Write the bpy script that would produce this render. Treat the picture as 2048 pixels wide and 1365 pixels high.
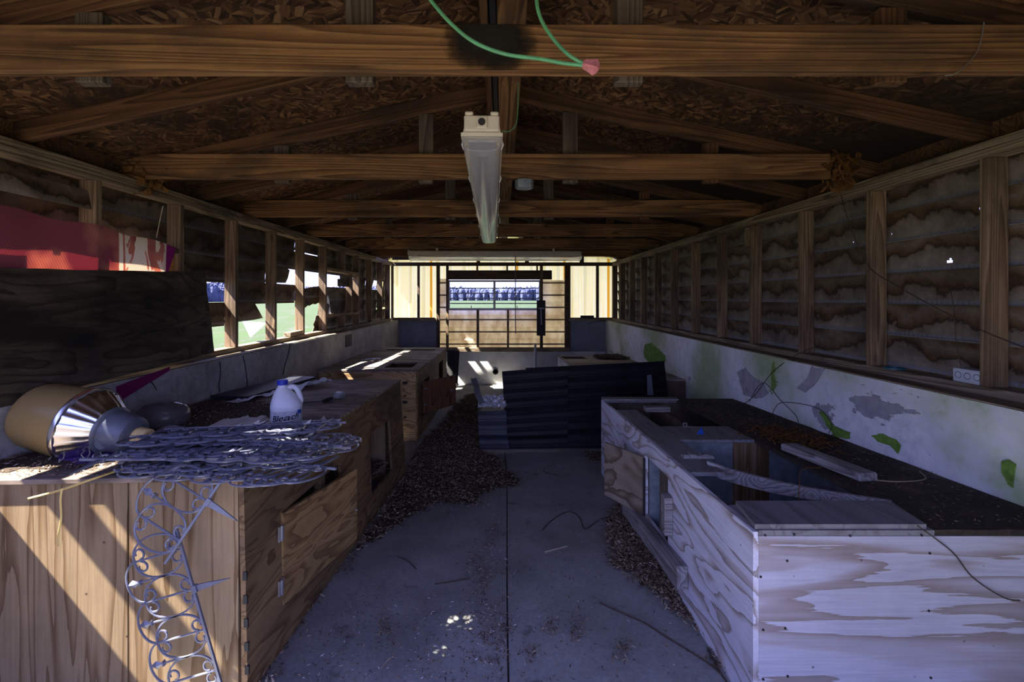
import bpy, bmesh, math, random
from mathutils import Vector, Matrix, noise

for o in list(bpy.data.objects):
    bpy.data.objects.remove(o)
S = bpy.context.scene
COL = S.collection
R = random.Random(7)
PI = math.pi

# ------------------------------------------------------------------ camera
F, CX, CY, CZ = 910.0, 1005.0, 596.0, 1.36       # focal length and principal point in pixels, eye height
SL = 0.0335                                       # the floor falls away by this slope
cam_d = bpy.data.cameras.new('camera')
cam = bpy.data.objects.new('camera', cam_d)
COL.objects.link(cam)
cam.location = (0, 0, CZ)
cam.rotation_euler = (PI / 2, 0, 0)
cam_d.sensor_width = 36.0
cam_d.lens = 36.0 * F / 2048.0
cam_d.shift_x = (1024.0 - CX) / 2048.0
cam_d.shift_y = (CY - 682.5) / 2048.0
cam_d.clip_start = 0.02
cam_d.clip_end = 2000
S.camera = cam

# ------------------------------------------------------------------ sky, sun, exposure
W = bpy.data.worlds.new('sky')
S.world = W
W.use_nodes = True
wn = W.node_tree
wn.nodes.clear()
w_out = wn.nodes.new('ShaderNodeOutputWorld')
w_bg = wn.nodes.new('ShaderNodeBackground')
w_tc = wn.nodes.new('ShaderNodeTexCoord')
w_sep = wn.nodes.new('ShaderNodeSeparateXYZ')
w_rmp = wn.nodes.new('ShaderNodeValToRGB')
w_rmp.color_ramp.elements[0].position = 0.0
w_rmp.color_ramp.elements[0].color = (0.54, 0.59, 1.0, 1)
w_rmp.color_ramp.elements[1].position = 0.75
w_rmp.color_ramp.elements[1].color = (0.26, 0.30, 0.90, 1)
e = w_rmp.color_ramp.elements.new(0.16)
e.color = (0.42, 0.47, 1.0, 1)
wn.links.new(w_tc.outputs['Generated'], w_sep.inputs[0])
wn.links.new(w_sep.outputs['Z'], w_rmp.inputs[0])
wn.links.new(w_rmp.outputs[0], w_bg.inputs['Color'])
w_bg.inputs['Strength'].default_value = 2.7
wn.links.new(w_bg.outputs[0], w_out.inputs[0])

SUN = Vector((1.0, 0.31, -1.32)).normalized()
sun_d = bpy.data.lights.new('sun', 'SUN')
sun_d.energy = 34.0
sun_d.angle = 0.012
sun_d.color = (1.0, 0.94, 0.84)
sun = bpy.data.objects.new('sun', sun_d)
COL.objects.link(sun)
sun.rotation_euler = SUN.to_track_quat('-Z', 'Y').to_euler()
sun.location = (-12, 0, 18)

S.view_settings.view_transform = 'Standard'
S.view_settings.look = 'None'
S.view_settings.gamma = 1.0
S.view_settings.use_curve_mapping = False
S.view_settings.exposure = 0.5

# ------------------------------------------------------------------ helpers: pixels to points
def at(x, y, Y):
    return Vector(((x - CX) / F * Y, Y, CZ + (CY - y) / F * Y))
def onx(x, y, X):
    return at(x, y, X * F / (x - CX))
def onfl(x, y, h=0.0):
    Y = F * (CZ - h) / (y - CY - F * SL)
    return at(x, y, Y)
def fz(Y):
    return -SL * Y
def hz(h):
    return CZ + h

# ------------------------------------------------------------------ helpers: meshes
def tag(o, label=None, cat=None, group=None, kind=None):
    if label: o['label'] = label
    if cat: o['category'] = cat
    if group: o['group'] = group
    if kind: o['kind'] = kind
    return o

def thing(name, label, cat, loc=(0, 0, 0), group=None, rot=None):
    o = bpy.data.objects.new(name, None)
    o.empty_display_size = 0.1
    COL.objects.link(o)
    o.location = Vector(loc)
    if rot: o.rotation_euler = rot
    return tag(o, label, cat, group)

class MB:
    def __init__(s):
        s.v, s.f = [], []
    def add(s, vs, fs):
        b = len(s.v)
        s.v += [Vector(p) for p in vs]
        s.f += [tuple(i + b for i in q) for q in fs]
        return s
    def hexa(s, p):      # p: bottom ring of 4 then top ring of 4
        return s.add(p, [(3, 2, 1, 0), (4, 5, 6, 7), (0, 1, 5, 4), (1, 2, 6, 5), (2, 3, 7, 6), (3, 0, 4, 7)])
    def box(s, a, b):
        x0, y0, z0 = a; x1, y1, z1 = b
        return s.hexa([(x0, y0, z0), (x1, y0, z0), (x1, y1, z0), (x0, y1, z0), (x0, y0, z1), (x1, y0, z1), (x1, y1, z1), (x0, y1, z1)])
    def tube(s, pts, r, n=6, close=False):
        pts = [Vector(p) for p in pts]
        m = len(pts)
        rr = r if isinstance(r, (list, tuple)) else [r] * m
        vs, fs = [], []
        ref = None
        for i, p in enumerate(pts):
            if close: t = pts[(i + 1) % m] - pts[i - 1]
            else: t = pts[min(i + 1, m - 1)] - pts[max(i - 1, 0)]
            if t.length < 1e-9: t = Vector((0, 0, 1))
            t.normalize()
            if ref is None:
                ref = Vector((0, 0, 1)) if abs(t.z) < 0.9 else Vector((1, 0, 0))
            u = (ref - t * ref.dot(t))
            if u.length < 1e-6: u = t.orthogonal()
            u.normalize()
            ref = u
            w = t.cross(u)
            for k in range(n):
                a = 2 * PI * k / n
                vs.append(p + (u * math.cos(a) + w * math.sin(a)) * rr[i])
        for i in range(m if close else m - 1):
            j = (i + 1) % m
            for k in range(n):
                l = (k + 1) % n
                fs.append((i * n + k, i * n + l, j * n + l, j * n + k))
        if not close:
            fs.append(tuple(range(n))[::-1])
            fs.append(tuple((m - 1) * n + k for k in range(n)))
        return s.add(vs, fs)
    def lathe(s, prof, M, n=32, cap=True, ripple=0, amp=0.0):
        vs, fs = [], []
        for (r, z) in prof:
            for k in range(n):
                a = 2 * PI * k / n
                q = r * (1 + (amp * math.cos(ripple * a) if ripple else 0))
                vs.append(M @ Vector((q * math.cos(a), q * math.sin(a), z)))
        for i in range(len(prof) - 1):
            for k in range(n):
                l = (k + 1) % n
                fs.append((i * n + k, i * n + l, (i + 1) * n + l, (i + 1) * n + k))
        if cap:
            fs.append(tuple(range(n))[::-1])
            fs.append(tuple((len(prof) - 1) * n + k for k in range(n)))
        return s.add(vs, fs)
    def sheet(s, f, us, vs_, skip, nv):
        """grid sheet f(u,v) of thickness nv (vector or function); skip(uc,vc) leaves a cell out"""
        nf = nv if callable(nv) else (lambda u, v: nv)
        nu, nw = len(us), len(vs_)
        keep = [[not (skip and skip((us[i] + us[i + 1]) / 2, (vs_[j] + vs_[j + 1]) / 2)) for j in range(nw - 1)] for i in range(nu - 1)]
        V = []
        for i in range(nu):
            for j in range(nw):
                p = Vector(f(us[i], vs_[j])); V.append(p)
        B = len(V)
        for i in range(nu):
            for j in range(nw):
                V.append(V[i * nw + j] + Vector(nf(us[i], vs_[j])))
        id_ = lambda i, j: i * nw + j
        FF = []
        def k(i, j): return 0 <= i < nu - 1 and 0 <= j < nw - 1 and keep[i][j]
        for i in range(nu - 1):
            for j in range(nw - 1):
                if not keep[i][j]: continue
                a, b, c, d = id_(i, j), id_(i + 1, j), id_(i + 1, j + 1), id_(i, j + 1)
                FF.append((a, b, c, d)); FF.append((d + B, c + B, b + B, a + B))
                for (ii, jj, p, q) in ((i, j - 1, a, b), (i + 1, j, b, c), (i, j + 1, c, d), (i - 1, j, d, a)):
                    if not k(ii, jj): FF.append((q, p, p + B, q + B))
        used = sorted({x for q in FF for x in q})
        mp = {x: n for n, x in enumerate(used)}
        return s.add([V[x] for x in used], [tuple(mp[x] for x in q) for q in FF])
    def poly(s, pts, nv):      # flat polygon given thickness
        n = len(pts); nv = Vector(nv)
        a = [Vector(p) for p in pts]; b = [p + nv for p in a]
        return s.add(a + b, [tuple(range(n)), tuple(range(2 * n - 1, n - 1, -1))] + [(i, n + i, n + (i + 1) % n, (i + 1) % n) for i in range(n)])
    def build(s, name, mat, parent=None, smooth=False, local=False, origin=None, bev=0):
        me = bpy.data.meshes.new(name)
        if local or origin is not None: off = Vector(origin or (0, 0, 0))
        elif parent is not None: off = Vector(parent.location) if parent.parent is None else Vector(parent.parent.location) + Vector(parent.location)
        else:
            xs = [p.x for p in s.v]; ys = [p.y for p in s.v]; zs = [p.z for p in s.v]
            off = Vector(((min(xs) + max(xs)) / 2, (min(ys) + max(ys)) / 2, min(zs)))
        me.from_pydata([p - off for p in s.v], [], s.f)
        bm = bmesh.new(); bm.from_mesh(me)
        bmesh.ops.recalc_face_normals(bm, faces=bm.faces)
        if bev:
            bmesh.ops.bevel(bm, geom=[e for e in bm.edges if len(e.link_faces) == 2 and e.calc_face_angle(0) > 0.7], offset=bev, segments=1, affect='EDGES', clamp_overlap=True)
        bm.to_mesh(me); bm.free()
        if smooth:
            for p in me.polygons: p.use_smooth = True
            try: me.set_sharp_from_angle(angle=math.radians(40))
            except Exception: pass
        o = bpy.data.objects.new(name, me)
        COL.objects.link(o)
        if isinstance(mat, (list, tuple)):
            for m in mat: me.materials.append(m)
        elif mat: me.materials.append(mat)
        if parent is not None:
            o.parent = parent
        else:
            o.location = off if not local else (0, 0, 0)
        return o

def axes(p0, p1, up=(0, 0, 1)):
    p0, p1 = Vector(p0), Vector(p1)
    x = (p1 - p0).normalized()
    z = Vector(up) - x * Vector(up).dot(x)
    if z.length < 1e-4: z = Vector((0, 1, 0)) - x * x.y
    z.normalize()
    y = z.cross(x)
    M = Matrix((x, y, z)).transposed().to_4x4()
    M.translation = (p0 + p1) / 2
    return M

def beam(name, p0, p1, w, h, mat, parent=None, up=(0, 0, 1), bev=0.003, ends=None):
    """a squared timber whose local X runs along its grain; w across, h along up"""
    L = (Vector(p1) - Vector(p0)).length
    m = MB()
    if ends:       # ragged ends
        us = [-L / 2 + L * i / 12 for i in range(13)]
        m.sheet(lambda u, v: (u + (R.uniform(-ends, ends) if abs(abs(u) - L / 2) < 1e-6 else 0), -w / 2, v), us, [-h / 2 + h * i / 6 for i in range(7)], None, (0, w, 0))
    else:
        m.box((-L / 2, -w / 2, -h / 2), (L / 2, w / 2, h / 2))
    o = m.build(name, mat, None, local=True, bev=0 if ends else bev)
    M = axes(p0, p1, up)
    if parent is not None:
        o.parent = parent
        M = Matrix.Translation(-Vector(parent.location)) @ M if parent.parent is None else Matrix.Translation(-Vector(parent.location) - Vector(parent.parent.location)) @ M
    o.matrix_local = M
    return o

def copy_tree(o, parent=None):
    c = o.copy(); COL.objects.link(c)
    if parent is not None: c.parent = parent
    for ch in list(o.children): copy_tree(ch, c)
    return c

def frange(a, b, n): return [a + (b - a) * i / n for i in range(n + 1)]
def merge(*ls):
    r = sorted(x for l in ls for x in l)
    out = []
    for x in r:
        if not out or x - out[-1] > 1e-5: out.append(x)
    return out
def nz(x, y, z=0.0): return noise.noise(Vector((x, y, z)))
def inpoly(x, y, P):
    c = False; n = len(P)
    for i in range(n):
        x1, y1 = P[i]; x2, y2 = P[i - 1]
        if (y1 > y) != (y2 > y) and x < (x2 - x1) * (y - y1) / (y2 - y1) + x1: c = not c
    return c
def spline(pts, n=8):
    pts = [Vector(p) for p in pts]; out = []
    for i in range(len(pts) - 1):
        p0, p1, p2, p3 = pts[max(i - 1, 0)], pts[i], pts[i + 1], pts[min(i + 2, len(pts) - 1)]
        for k in range(n):
            t = k / n
            out.append(0.5 * ((2 * p1) + (p2 - p0) * t + (2 * p0 - 5 * p1 + 4 * p2 - p3) * t * t + (3 * p1 - p0 - 3 * p2 + p3) * t ** 3))
    out.append(pts[-1])
    return out

# ------------------------------------------------------------------ helpers: materials
class NM:
    def __init__(s, name, rough=0.7, metal=0.0, spec=0.3):
        s.m = bpy.data.materials.new(name); s.m.use_nodes = True
        s.t = s.m.node_tree; s.b = s.t.nodes['Principled BSDF']; s.out = s.t.nodes['Material Output']
        s.b.inputs['Roughness'].default_value = rough
        s.b.inputs['Metallic'].default_value = metal
        s.b.inputs['Specular IOR Level'].default_value = spec
    def n(s, ty, ins=None, **props):
        nd = s.t.nodes.new(ty)
        for k, v in props.items(): setattr(nd, k, v)
        for k, v in (ins or {}).items(): s.set(nd.inputs[k], v)
        return nd
    def set(s, sock, v):
        if isinstance(v, bpy.types.NodeSocket): s.t.links.new(v, sock)
        elif isinstance(v, (tuple, list)) and len(v) == 3 and sock.type == 'RGBA': sock.default_value = (*v, 1)
        else: sock.default_value = v
    def co(s, scale=(1, 1, 1), rand=True, loc=(0, 0, 0), coord='Object'):
        tc = s.n('ShaderNodeTexCoord').outputs[coord]
        if rand:
            oi = s.n('ShaderNodeObjectInfo').outputs['Random']
            mu = s.n('ShaderNodeVectorMath', {0: (37.0, 53.0, 71.0)}, operation='SCALE'); s.set(mu.inputs['Scale'], oi)
            ad = s.n('ShaderNodeVectorMath', {0: tc, 1: mu.outputs[0]}, operation='ADD'); tc = ad.outputs[0]
        return s.n('ShaderNodeMapping', {'Vector': tc, 'Scale': scale, 'Location': loc}).outputs[0]
    def noise(s, v, scale=1.0, detail=4, rough=0.55, dist=0.0, out='Fac'):
        return s.n('ShaderNodeTexNoise', {'Vector': v, 'Scale': scale, 'Detail': detail, 'Roughness': rough, 'Distortion': dist}).outputs[out]
    def voro(s, v, scale=1.0, out='Distance', feature='F1'):
        return s.n('ShaderNodeTexVoronoi', {'Vector': v, 'Scale': scale}, feature=feature).outputs[out]
    def math(s, op, a, b=0.0, c=None):
        nd = s.n('ShaderNodeMath', operation=op); s.set(nd.inputs[0], a); s.set(nd.inputs[1], b)
        if c is not None: s.set(nd.inputs[2], c)
        return nd.outputs[0]
    def ramp(s, f, stops, interp='LINEAR'):
        nd = s.n('ShaderNodeValToRGB'); s.set(nd.inputs[0], f); cr = nd.color_ramp; cr.interpolation = interp
        while len(cr.elements) > 1: cr.elements.remove(cr.elements[-1])
        for i, (p, c) in enumerate(stops):
            el = cr.elements[0] if i == 0 else cr.elements.new(p)
            el.position = p
            el.color = (*c, 1) if isinstance(c, (tuple, list)) else (c, c, c, 1)
        return nd.outputs[0]
    def step(s, f, a, b): return s.ramp(f, [(a, 0.0), (b, 1.0)])
    def mix(s, f, a, b, mode='MIX'):
        nd = s.n('ShaderNodeMix', data_type='RGBA', blend_type=mode)
        s.set(nd.inputs[0], f); s.set(nd.inputs[6], a); s.set(nd.inputs[7], b)
        return nd.outputs[2]
    def sep(s, v):
        return s.n('ShaderNodeSeparateXYZ', {0: v}).outputs
    def color(s, c): s.set(s.b.inputs['Base Color'], c); return s
    def bump(s, h, strength=0.3, dist=0.01):
        s.set(s.b.inputs['Normal'], s.n('ShaderNodeBump', {'Height': h, 'Strength': strength, 'Distance': dist}).outputs[0]); return s

def flat(name, c, rough=0.6, metal=0.0, var=0.25, scale=12.0, spec=0.3, bump=0.0):
    k = NM(name, rough, metal, spec)
    f = k.noise(k.co(), scale, 6, 0.65)
    k.color(k.ramp(f, [(0.25, tuple(x * (1 - var) for x in c)), (0.75, tuple(min(1, x * (1 + var)) for x in c))]))
    if bump: k.bump(f, bump)
    return k.m

def lumber(name, light, mid, dark, lines=17.0, sc=(0.28, 7.0, 7.0), knots=True, rough=0.75, stain=0.0, stain_c=(0.02, 0.017, 0.013)):
    k = NM(name, rough)
    v = k.co()
    vs = k.n('ShaderNodeMapping', {'Vector': v, 'Scale': sc}).outputs[0]
    f = k.noise(vs, 1.0, 2, 0.4, 0.3)
    g = k.math('FRACT', k.math('MULTIPLY', f, lines))
    fine = k.noise(k.n('ShaderNodeMapping', {'Vector': v, 'Scale': (5.0, 130.0, 130.0)}).outputs[0], 1.0, 3, 0.6)
    c = k.ramp(g, [(0.0, light), (0.5, mid), (0.9, dark), (1.0, light)])
    c = k.mix(0.65, c, k.ramp(fine, [(0.3, 0.55), (0.7, 1.0)]), 'MULTIPLY')
    if knots:
        kv = k.voro(k.n('ShaderNodeMapping', {'Vector': v, 'Scale': (2.6, 7.0, 7.0)}).outputs[0], 1.0)
        c = k.mix(k.ramp(kv, [(0.05, 0.9), (0.13, 0.0)]), c, tuple(x * 0.35 for x in dark))
    lo = k.noise(k.n('ShaderNodeMapping', {'Vector': v, 'Scale': (1.0, 2.5, 2.5)}).outputs[0], 1.6, 5, 0.6)
    c = k.mix(0.55, c, k.ramp(lo, [(0.3, 0.45), (0.65, 1.0)]), 'MULTIPLY')
    if stain:
        c = k.mix(k.ramp(lo, [(0.5 - 0.25 * stain, stain), (0.62 - 0.2 * stain, 0.0)]), c, stain_c)
    k.color(c).bump(fine, 0.35, 0.004)
    return k.m

def plywood(name, light, mid, dark, sc, lines=7.0, rough=0.7, stain=0.0, stain_c=(0.03, 0.022, 0.014), fsc=None, edge=0.35, wide=0.5):
    k = NM(name, rough)
    v = k.co()
    f = k.noise(k.n('ShaderNodeMapping', {'Vector': v, 'Scale': sc}).outputs[0], 1.0, 2.5, 0.45, 0.6)
    g = k.math('FRACT', k.math('MULTIPLY', f, lines))
    fs = fsc or tuple(4.0 if x == min(sc) else 110.0 for x in sc)
    fine = k.noise(k.n('ShaderNodeMapping', {'Vector': v, 'Scale': fs}).outputs[0], 1.0, 3, 0.6)
    g2 = k.math('ADD', g, k.math('MULTIPLY', k.math('SUBTRACT', fine, 0.5), edge))
    c = k.ramp(g2, [(0.0, light), (wide, light), (wide + 0.22, mid), (0.97, dark), (1.0, light)])
    c = k.mix(0.5, c, k.ramp(fine, [(0.3, 0.6), (0.7, 1.0)]), 'MULTIPLY')
    lo = k.noise(v, 2.2, 6, 0.62)
    c = k.mix(0.5, c, k.ramp(lo, [(0.3, 0.55), (0.65, 1.0)]), 'MULTIPLY')
    if stain:
        s2 = k.noise(k.n('ShaderNodeMapping', {'Vector': v, 'Scale': tuple(max(0.9, x * 0.45) for x in sc)}).outputs[0], 1.1, 6, 0.65)
        c = k.mix(k.ramp(s2, [(0.38, stain), (0.60, 0.0)]), c, stain_c)
    sp = k.voro(v, 9.0)
    c = k.mix(k.ramp(sp, [(0.03, 0.8), (0.05, 0.0)]), c, tuple(x * 0.25 for x in dark))
    k.color(c).bump(fine, 0.25, 0.003)
    return k.m

M = {}
M['truss'] = lumber('truss_lumber', (0.328, 0.1763, 0.0738), (0.2255, 0.1107, 0.04346), (0.1066, 0.04756, 0.01804), stain=0.45)
M['truss_red'] = lumber('rafter_lumber', (0.1615, 0.0799, 0.0357), (0.1148, 0.05525, 0.0238), (0.0595, 0.0272, 0.0119), stain=0.6)
M['stud'] = lumber('stud_lumber', (0.32, 0.22, 0.132), (0.232, 0.152, 0.0864), (0.132, 0.08, 0.044), stain=0.4)
M['plate'] = lumber('plate_lumber', (0.36, 0.288, 0.1944), (0.2592, 0.1944, 0.1224), (0.1296, 0.0864, 0.0504), stain=0.9)
M['weathered'] = lumber('weathered_lumber', (0.42, 0.40, 0.40), (0.32, 0.30, 0.29), (0.17, 0.15, 0.14), knots=False, stain=0.2)
M['grey_post'] = lumber('grey_lumber', (0.15, 0.12, 0.09), (0.11, 0.085, 0.062), (0.055, 0.04, 0.03), knots=False)
M['dark_wood'] = lumber('dark_frame_lumber', (0.17, 0.105, 0.07), (0.12, 0.075, 0.05), (0.06, 0.037, 0.025), knots=False)
M['orange_wood'] = lumber('orange_lumber', (0.75, 0.42, 0.12), (0.6, 0.32, 0.08), (0.4, 0.2, 0.05))
M['ply_end'] = plywood('cabinet_ply_upright_grain', (0.2886, 0.1989, 0.1092), (0.2184, 0.1365, 0.06708), (0.1287, 0.0702, 0.02886), (9.0, 9.0, 0.55), 7.0, stain=0.25, edge=0.5)
M['ply_front'] = plywood('cabinet_ply_long_grain', (0.30, 0.185, 0.085), (0.225, 0.127, 0.053), (0.125, 0.065, 0.027), (6.0, 1.3, 6.5), 9.0, stain=0.55)
M['ply_door'] = plywood('cabinet_door_ply', (0.40, 0.245, 0.10), (0.31, 0.175, 0.065), (0.18, 0.092, 0.035), (6.0, 1.6, 7.0), 9.0, stain=0.3)
M['ply_x'] = plywood('cabinet_ply_cross_grain', (0.56, 0.37, 0.19), (0.43, 0.26, 0.12), (0.24, 0.125, 0.05), (1.5, 6.0, 6.0), 9.0, stain=0.3)
M['ply_top'] = plywood('cabinet_top_ply', (0.40, 0.31, 0.24), (0.30, 0.22, 0.16), (0.14, 0.09, 0.06), (1.6, 7.0, 6.0), 7.0, stain=0.95, stain_c=(0.045, 0.033, 0.027))
M['ply_top_far'] = plywood('far_cabinet_top_ply', (0.44, 0.37, 0.32), (0.33, 0.26, 0.21), (0.15, 0.1, 0.07), (1.4, 5.0, 6.0), 5.0, stain=0.9, stain_c=(0.06, 0.045, 0.04))
M['white_front'] = plywood('bleached_ply_long_grain', (0.70, 0.69, 0.76), (0.54, 0.48, 0.48), (0.28, 0.225, 0.20), (4.8, 1.1, 4.8), 8.0, edge=0.55, wide=0.5)
M['white_end'] = plywood('bleached_ply_cross_grain', (0.50, 0.49, 0.56), (0.40, 0.355, 0.37), (0.28, 0.225, 0.20), (0.75, 6.0, 6.0), 5.5, edge=0.7, wide=0.42)
M['box_top'] = plywood('box_top_ply', (0.25, 0.245, 0.25), (0.225, 0.215, 0.22), (0.17, 0.16, 0.16), (7.0, 0.9, 6.0), 5.0, stain=0.0)
M['dark_ply'] = plywood('dark_mouldy_ply', (0.11, 0.08525, 0.055), (0.077, 0.055, 0.033), (0.03025, 0.0198, 0.0121), (6.0, 1.3, 6.5), 8.0, stain=0.98, stain_c=(0.0088, 0.0066, 0.00495))
M['swing_door'] = plywood('stained_door_ply', (0.38, 0.30, 0.22), (0.25, 0.18, 0.12), (0.11, 0.075, 0.05), (2.4, 2.4, 4.5), 5.0, stain=0.5)
M['brown_door'] = plywood('brown_door_ply', (0.20, 0.09, 0.04), (0.14, 0.06, 0.027), (0.06, 0.026, 0.013), (8.0, 8.0, 1.2), 8.0)
M['ply_edge'] = lumber('ply_edge', (0.60, 0.42, 0.22), (0.42, 0.27, 0.13), (0.22, 0.12, 0.05), lines=10, sc=(0.4, 40.0, 40.0), knots=False)
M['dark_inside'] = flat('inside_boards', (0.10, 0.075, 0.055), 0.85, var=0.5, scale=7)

# dirt covered dark top of the pale box
k = NM('dirt_covered_top', 0.9)
v = k.co(rand=False)
a = k.noise(v, 3.0, 8, 0.7); b = k.noise(v, 45.0, 6, 0.7)
c = k.ramp(a, [(0.35, (0.028, 0.021, 0.016)), (0.55, (0.06, 0.043, 0.03)), (0.72, (0.16, 0.12, 0.085))])
c = k.mix(0.7, c, k.ramp(b, [(0.35, 0.35), (0.65, 1.0)]), 'MULTIPLY')
k.color(c).bump(b, 0.7, 0.01); M['dirt_top'] = k.m

# oriented strand board with water stains along the eaves
k = NM('strand_board', 0.8)
v = k.co(rand=False)
base = k.voro(k.n('ShaderNodeMapping', {'Vector': v, 'Scale': (1, 1, 1)}).outputs[0], 19.0, 'Color')
rb = k.n('ShaderNodeSeparateColor', {0: base}).outputs
ang = k.math('MULTIPLY', rb[0], 6.28)
vr = k.n('ShaderNodeVectorRotate', {'Vector': v, 'Angle': ang}, rotation_type='Z_AXIS').outputs[0]
fl = k.voro(k.n('ShaderNodeMapping', {'Vector': vr, 'Scale': (11.0, 60.0, 12.0)}).outputs[0], 1.0, 'Color')
fr = k.n('ShaderNodeSeparateColor', {0: fl}).outputs
fi = k.noise(k.n('ShaderNodeMapping', {'Vector': vr, 'Scale': (14.0, 160.0, 14.0)}).outputs[0], 1.0, 3, 0.6)
c = k.ramp(fr[0], [(0.0, (0.026, 0.011, 0.0045)), (0.45, (0.088, 0.042, 0.016)), (0.8, (0.14, 0.07, 0.028)), (1.0, (0.26, 0.145, 0.065))])
c = k.mix(0.6, c, k.ramp(fi, [(0.3, 0.45), (0.7, 1.0)]), 'MULTIPLY')
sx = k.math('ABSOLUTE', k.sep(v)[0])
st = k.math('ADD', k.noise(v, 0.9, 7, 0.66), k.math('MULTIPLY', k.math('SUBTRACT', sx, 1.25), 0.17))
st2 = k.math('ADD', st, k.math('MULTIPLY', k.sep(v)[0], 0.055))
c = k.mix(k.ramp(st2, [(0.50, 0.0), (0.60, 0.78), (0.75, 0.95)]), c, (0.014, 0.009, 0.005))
k.color(c).bump(fr[0], 0.5, 0.004); M['osb'] = k.m

k = NM('rotten_strand_board', 0.95)
v = k.co(); a = k.noise(v, 22.0, 8, 0.75)
k.color(k.ramp(a, [(0.3, (0.02, 0.01, 0.004)), (0.55, (0.17, 0.075, 0.018)), (0.75, (0.34, 0.16, 0.04))])).bump(a, 1.0, 0.02); M['rot'] = k.m

# concrete floor
k = NM('concrete_floor', 0.7)
v = k.co(rand=False)
a = k.noise(v, 1.3, 8, 0.62); b = k.noise(v, 7.0, 8, 0.7); d = k.noise(v, 60.0, 4, 0.7)
c = k.ramp(a, [(0.3, (0.16, 0.16, 0.15)), (0.55, (0.28, 0.28, 0.262)), (0.72, (0.37, 0.37, 0.35))])
c = k.mix(k.ramp(k.noise(v, 0.8, 5, 0.6), [(0.5, 0.0), (0.66, 0.35)]), c, (0.13, 0.155, 0.085))
c = k.mix(k.ramp(b, [(0.60, 0.0), (0.72, 0.55)]), c, (0.46, 0.45, 0.46))
c = k.mix(k.ramp(b, [(0.28, 0.75), (0.40, 0.0)]), c, (0.035, 0.028, 0.022))
c = k.mix(0.5, c, k.ramp(d, [(0.3, 0.5), (0.6, 1.0)]), 'MULTIPLY')
k.color(c).bump(d, 0.25, 0.004); M['concrete'] = k.m
M['crack'] = flat('crack_line', (0.02, 0.018, 0.016), 0.9)

# right hand block wall: white paint flaking over grey render, green algae
k = NM('flaking_white_wall', 0.75)
v = k.co(rand=False)
vy = k.n('ShaderNodeMapping', {'Vector': v, 'Scale': (1.0, 0.8, 1.1)}).outputs[0]
a = k.noise(vy, 1.7, 9, 0.62, 0.4); b = k.noise(v, 14.0, 8, 0.7); g = k.noise(v, 1.1, 5, 0.55)
white = k.ramp(b, [(0.3, (0.55, 0.57, 0.60)), (0.6, (0.80, 0.81, 0.84))])
gr = k.math('ADD', k.math('MULTIPLY', g, 0.75), k.math('MULTIPLY', b, 0.25))
white = k.mix(k.ramp(gr, [(0.44, 0.0), (0.57, 0.85)]), white, (0.27, 0.36, 0.14))
peel = k.ramp(a, [(0.645, 0.0), (0.652, 1.0)])
c = k.mix(peel, white, k.ramp(b, [(0.3, (0.25, 0.25, 0.28)), (0.7, (0.40, 0.39, 0.42))]))
big = k.noise(k.n('ShaderNodeMapping', {'Vector': v, 'Location': (3.3, 8.1, 1.7)}).outputs[0], 2.4, 6, 0.55)
c = k.mix(k.ramp(big, [(0.675, 0.0), (0.68, 1.0)]), c, (0.15, 0.24, 0.05))
c = k.mix(k.ramp(k.noise(v, 19.0, 4, 0.6), [(0.70, 0.0), (0.73, 0.9)]), c, (0.05, 0.045, 0.04))
k.color(c).bump(k.math('SUBTRACT', k.math('MULTIPLY', b, 0.25), peel), 0.6, 0.012); M['wall_white'] = k.m
M['algae'] = flat('green_algae_patch', (0.13, 0.25, 0.04), 0.85, var=0.6, scale=25)
M['render_patch'] = flat('bare_render', (0.33, 0.32, 0.35), 0.85, var=0.3, scale=18)

# left block wall: dirty grey
k = NM('dirty_grey_wall', 0.8)
v = k.co(rand=False)
a = k.noise(v, 2.2, 8, 0.65); b = k.noise(v, 26.0, 6, 0.7)
c = k.ramp(a, [(0.3, (0.20, 0.19, 0.18)), (0.55, (0.40, 0.39, 0.38)), (0.75, (0.58, 0.57, 0.57))])
c = k.mix(0.5, c, k.ramp(b, [(0.3, 0.4), (0.55, 1.0)]), 'MULTIPLY')
k.color(c).bump(b, 0.3, 0.006); M['wall_grey'] = k.m
k = NM('pale_back_wall', 0.8)
v = k.co(rand=False)
a = k.noise(v, 2.0, 8, 0.65); b = k.noise(v, 12.0, 6, 0.7)
c = k.ramp(a, [(0.3, (0.42, 0.41, 0.40)), (0.6, (0.68, 0.67, 0.66))])
c = k.mix(k.ramp(b, [(0.62, 0.0), (0.7, 0.8)]), c, (0.06, 0.05, 0.045))
k.color(c); M['wall_back'] = k.m
M['blue_panel'] = flat('blue_grey_board', (0.20, 0.215, 0.25), 0.7, var=0.25, scale=4)

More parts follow.
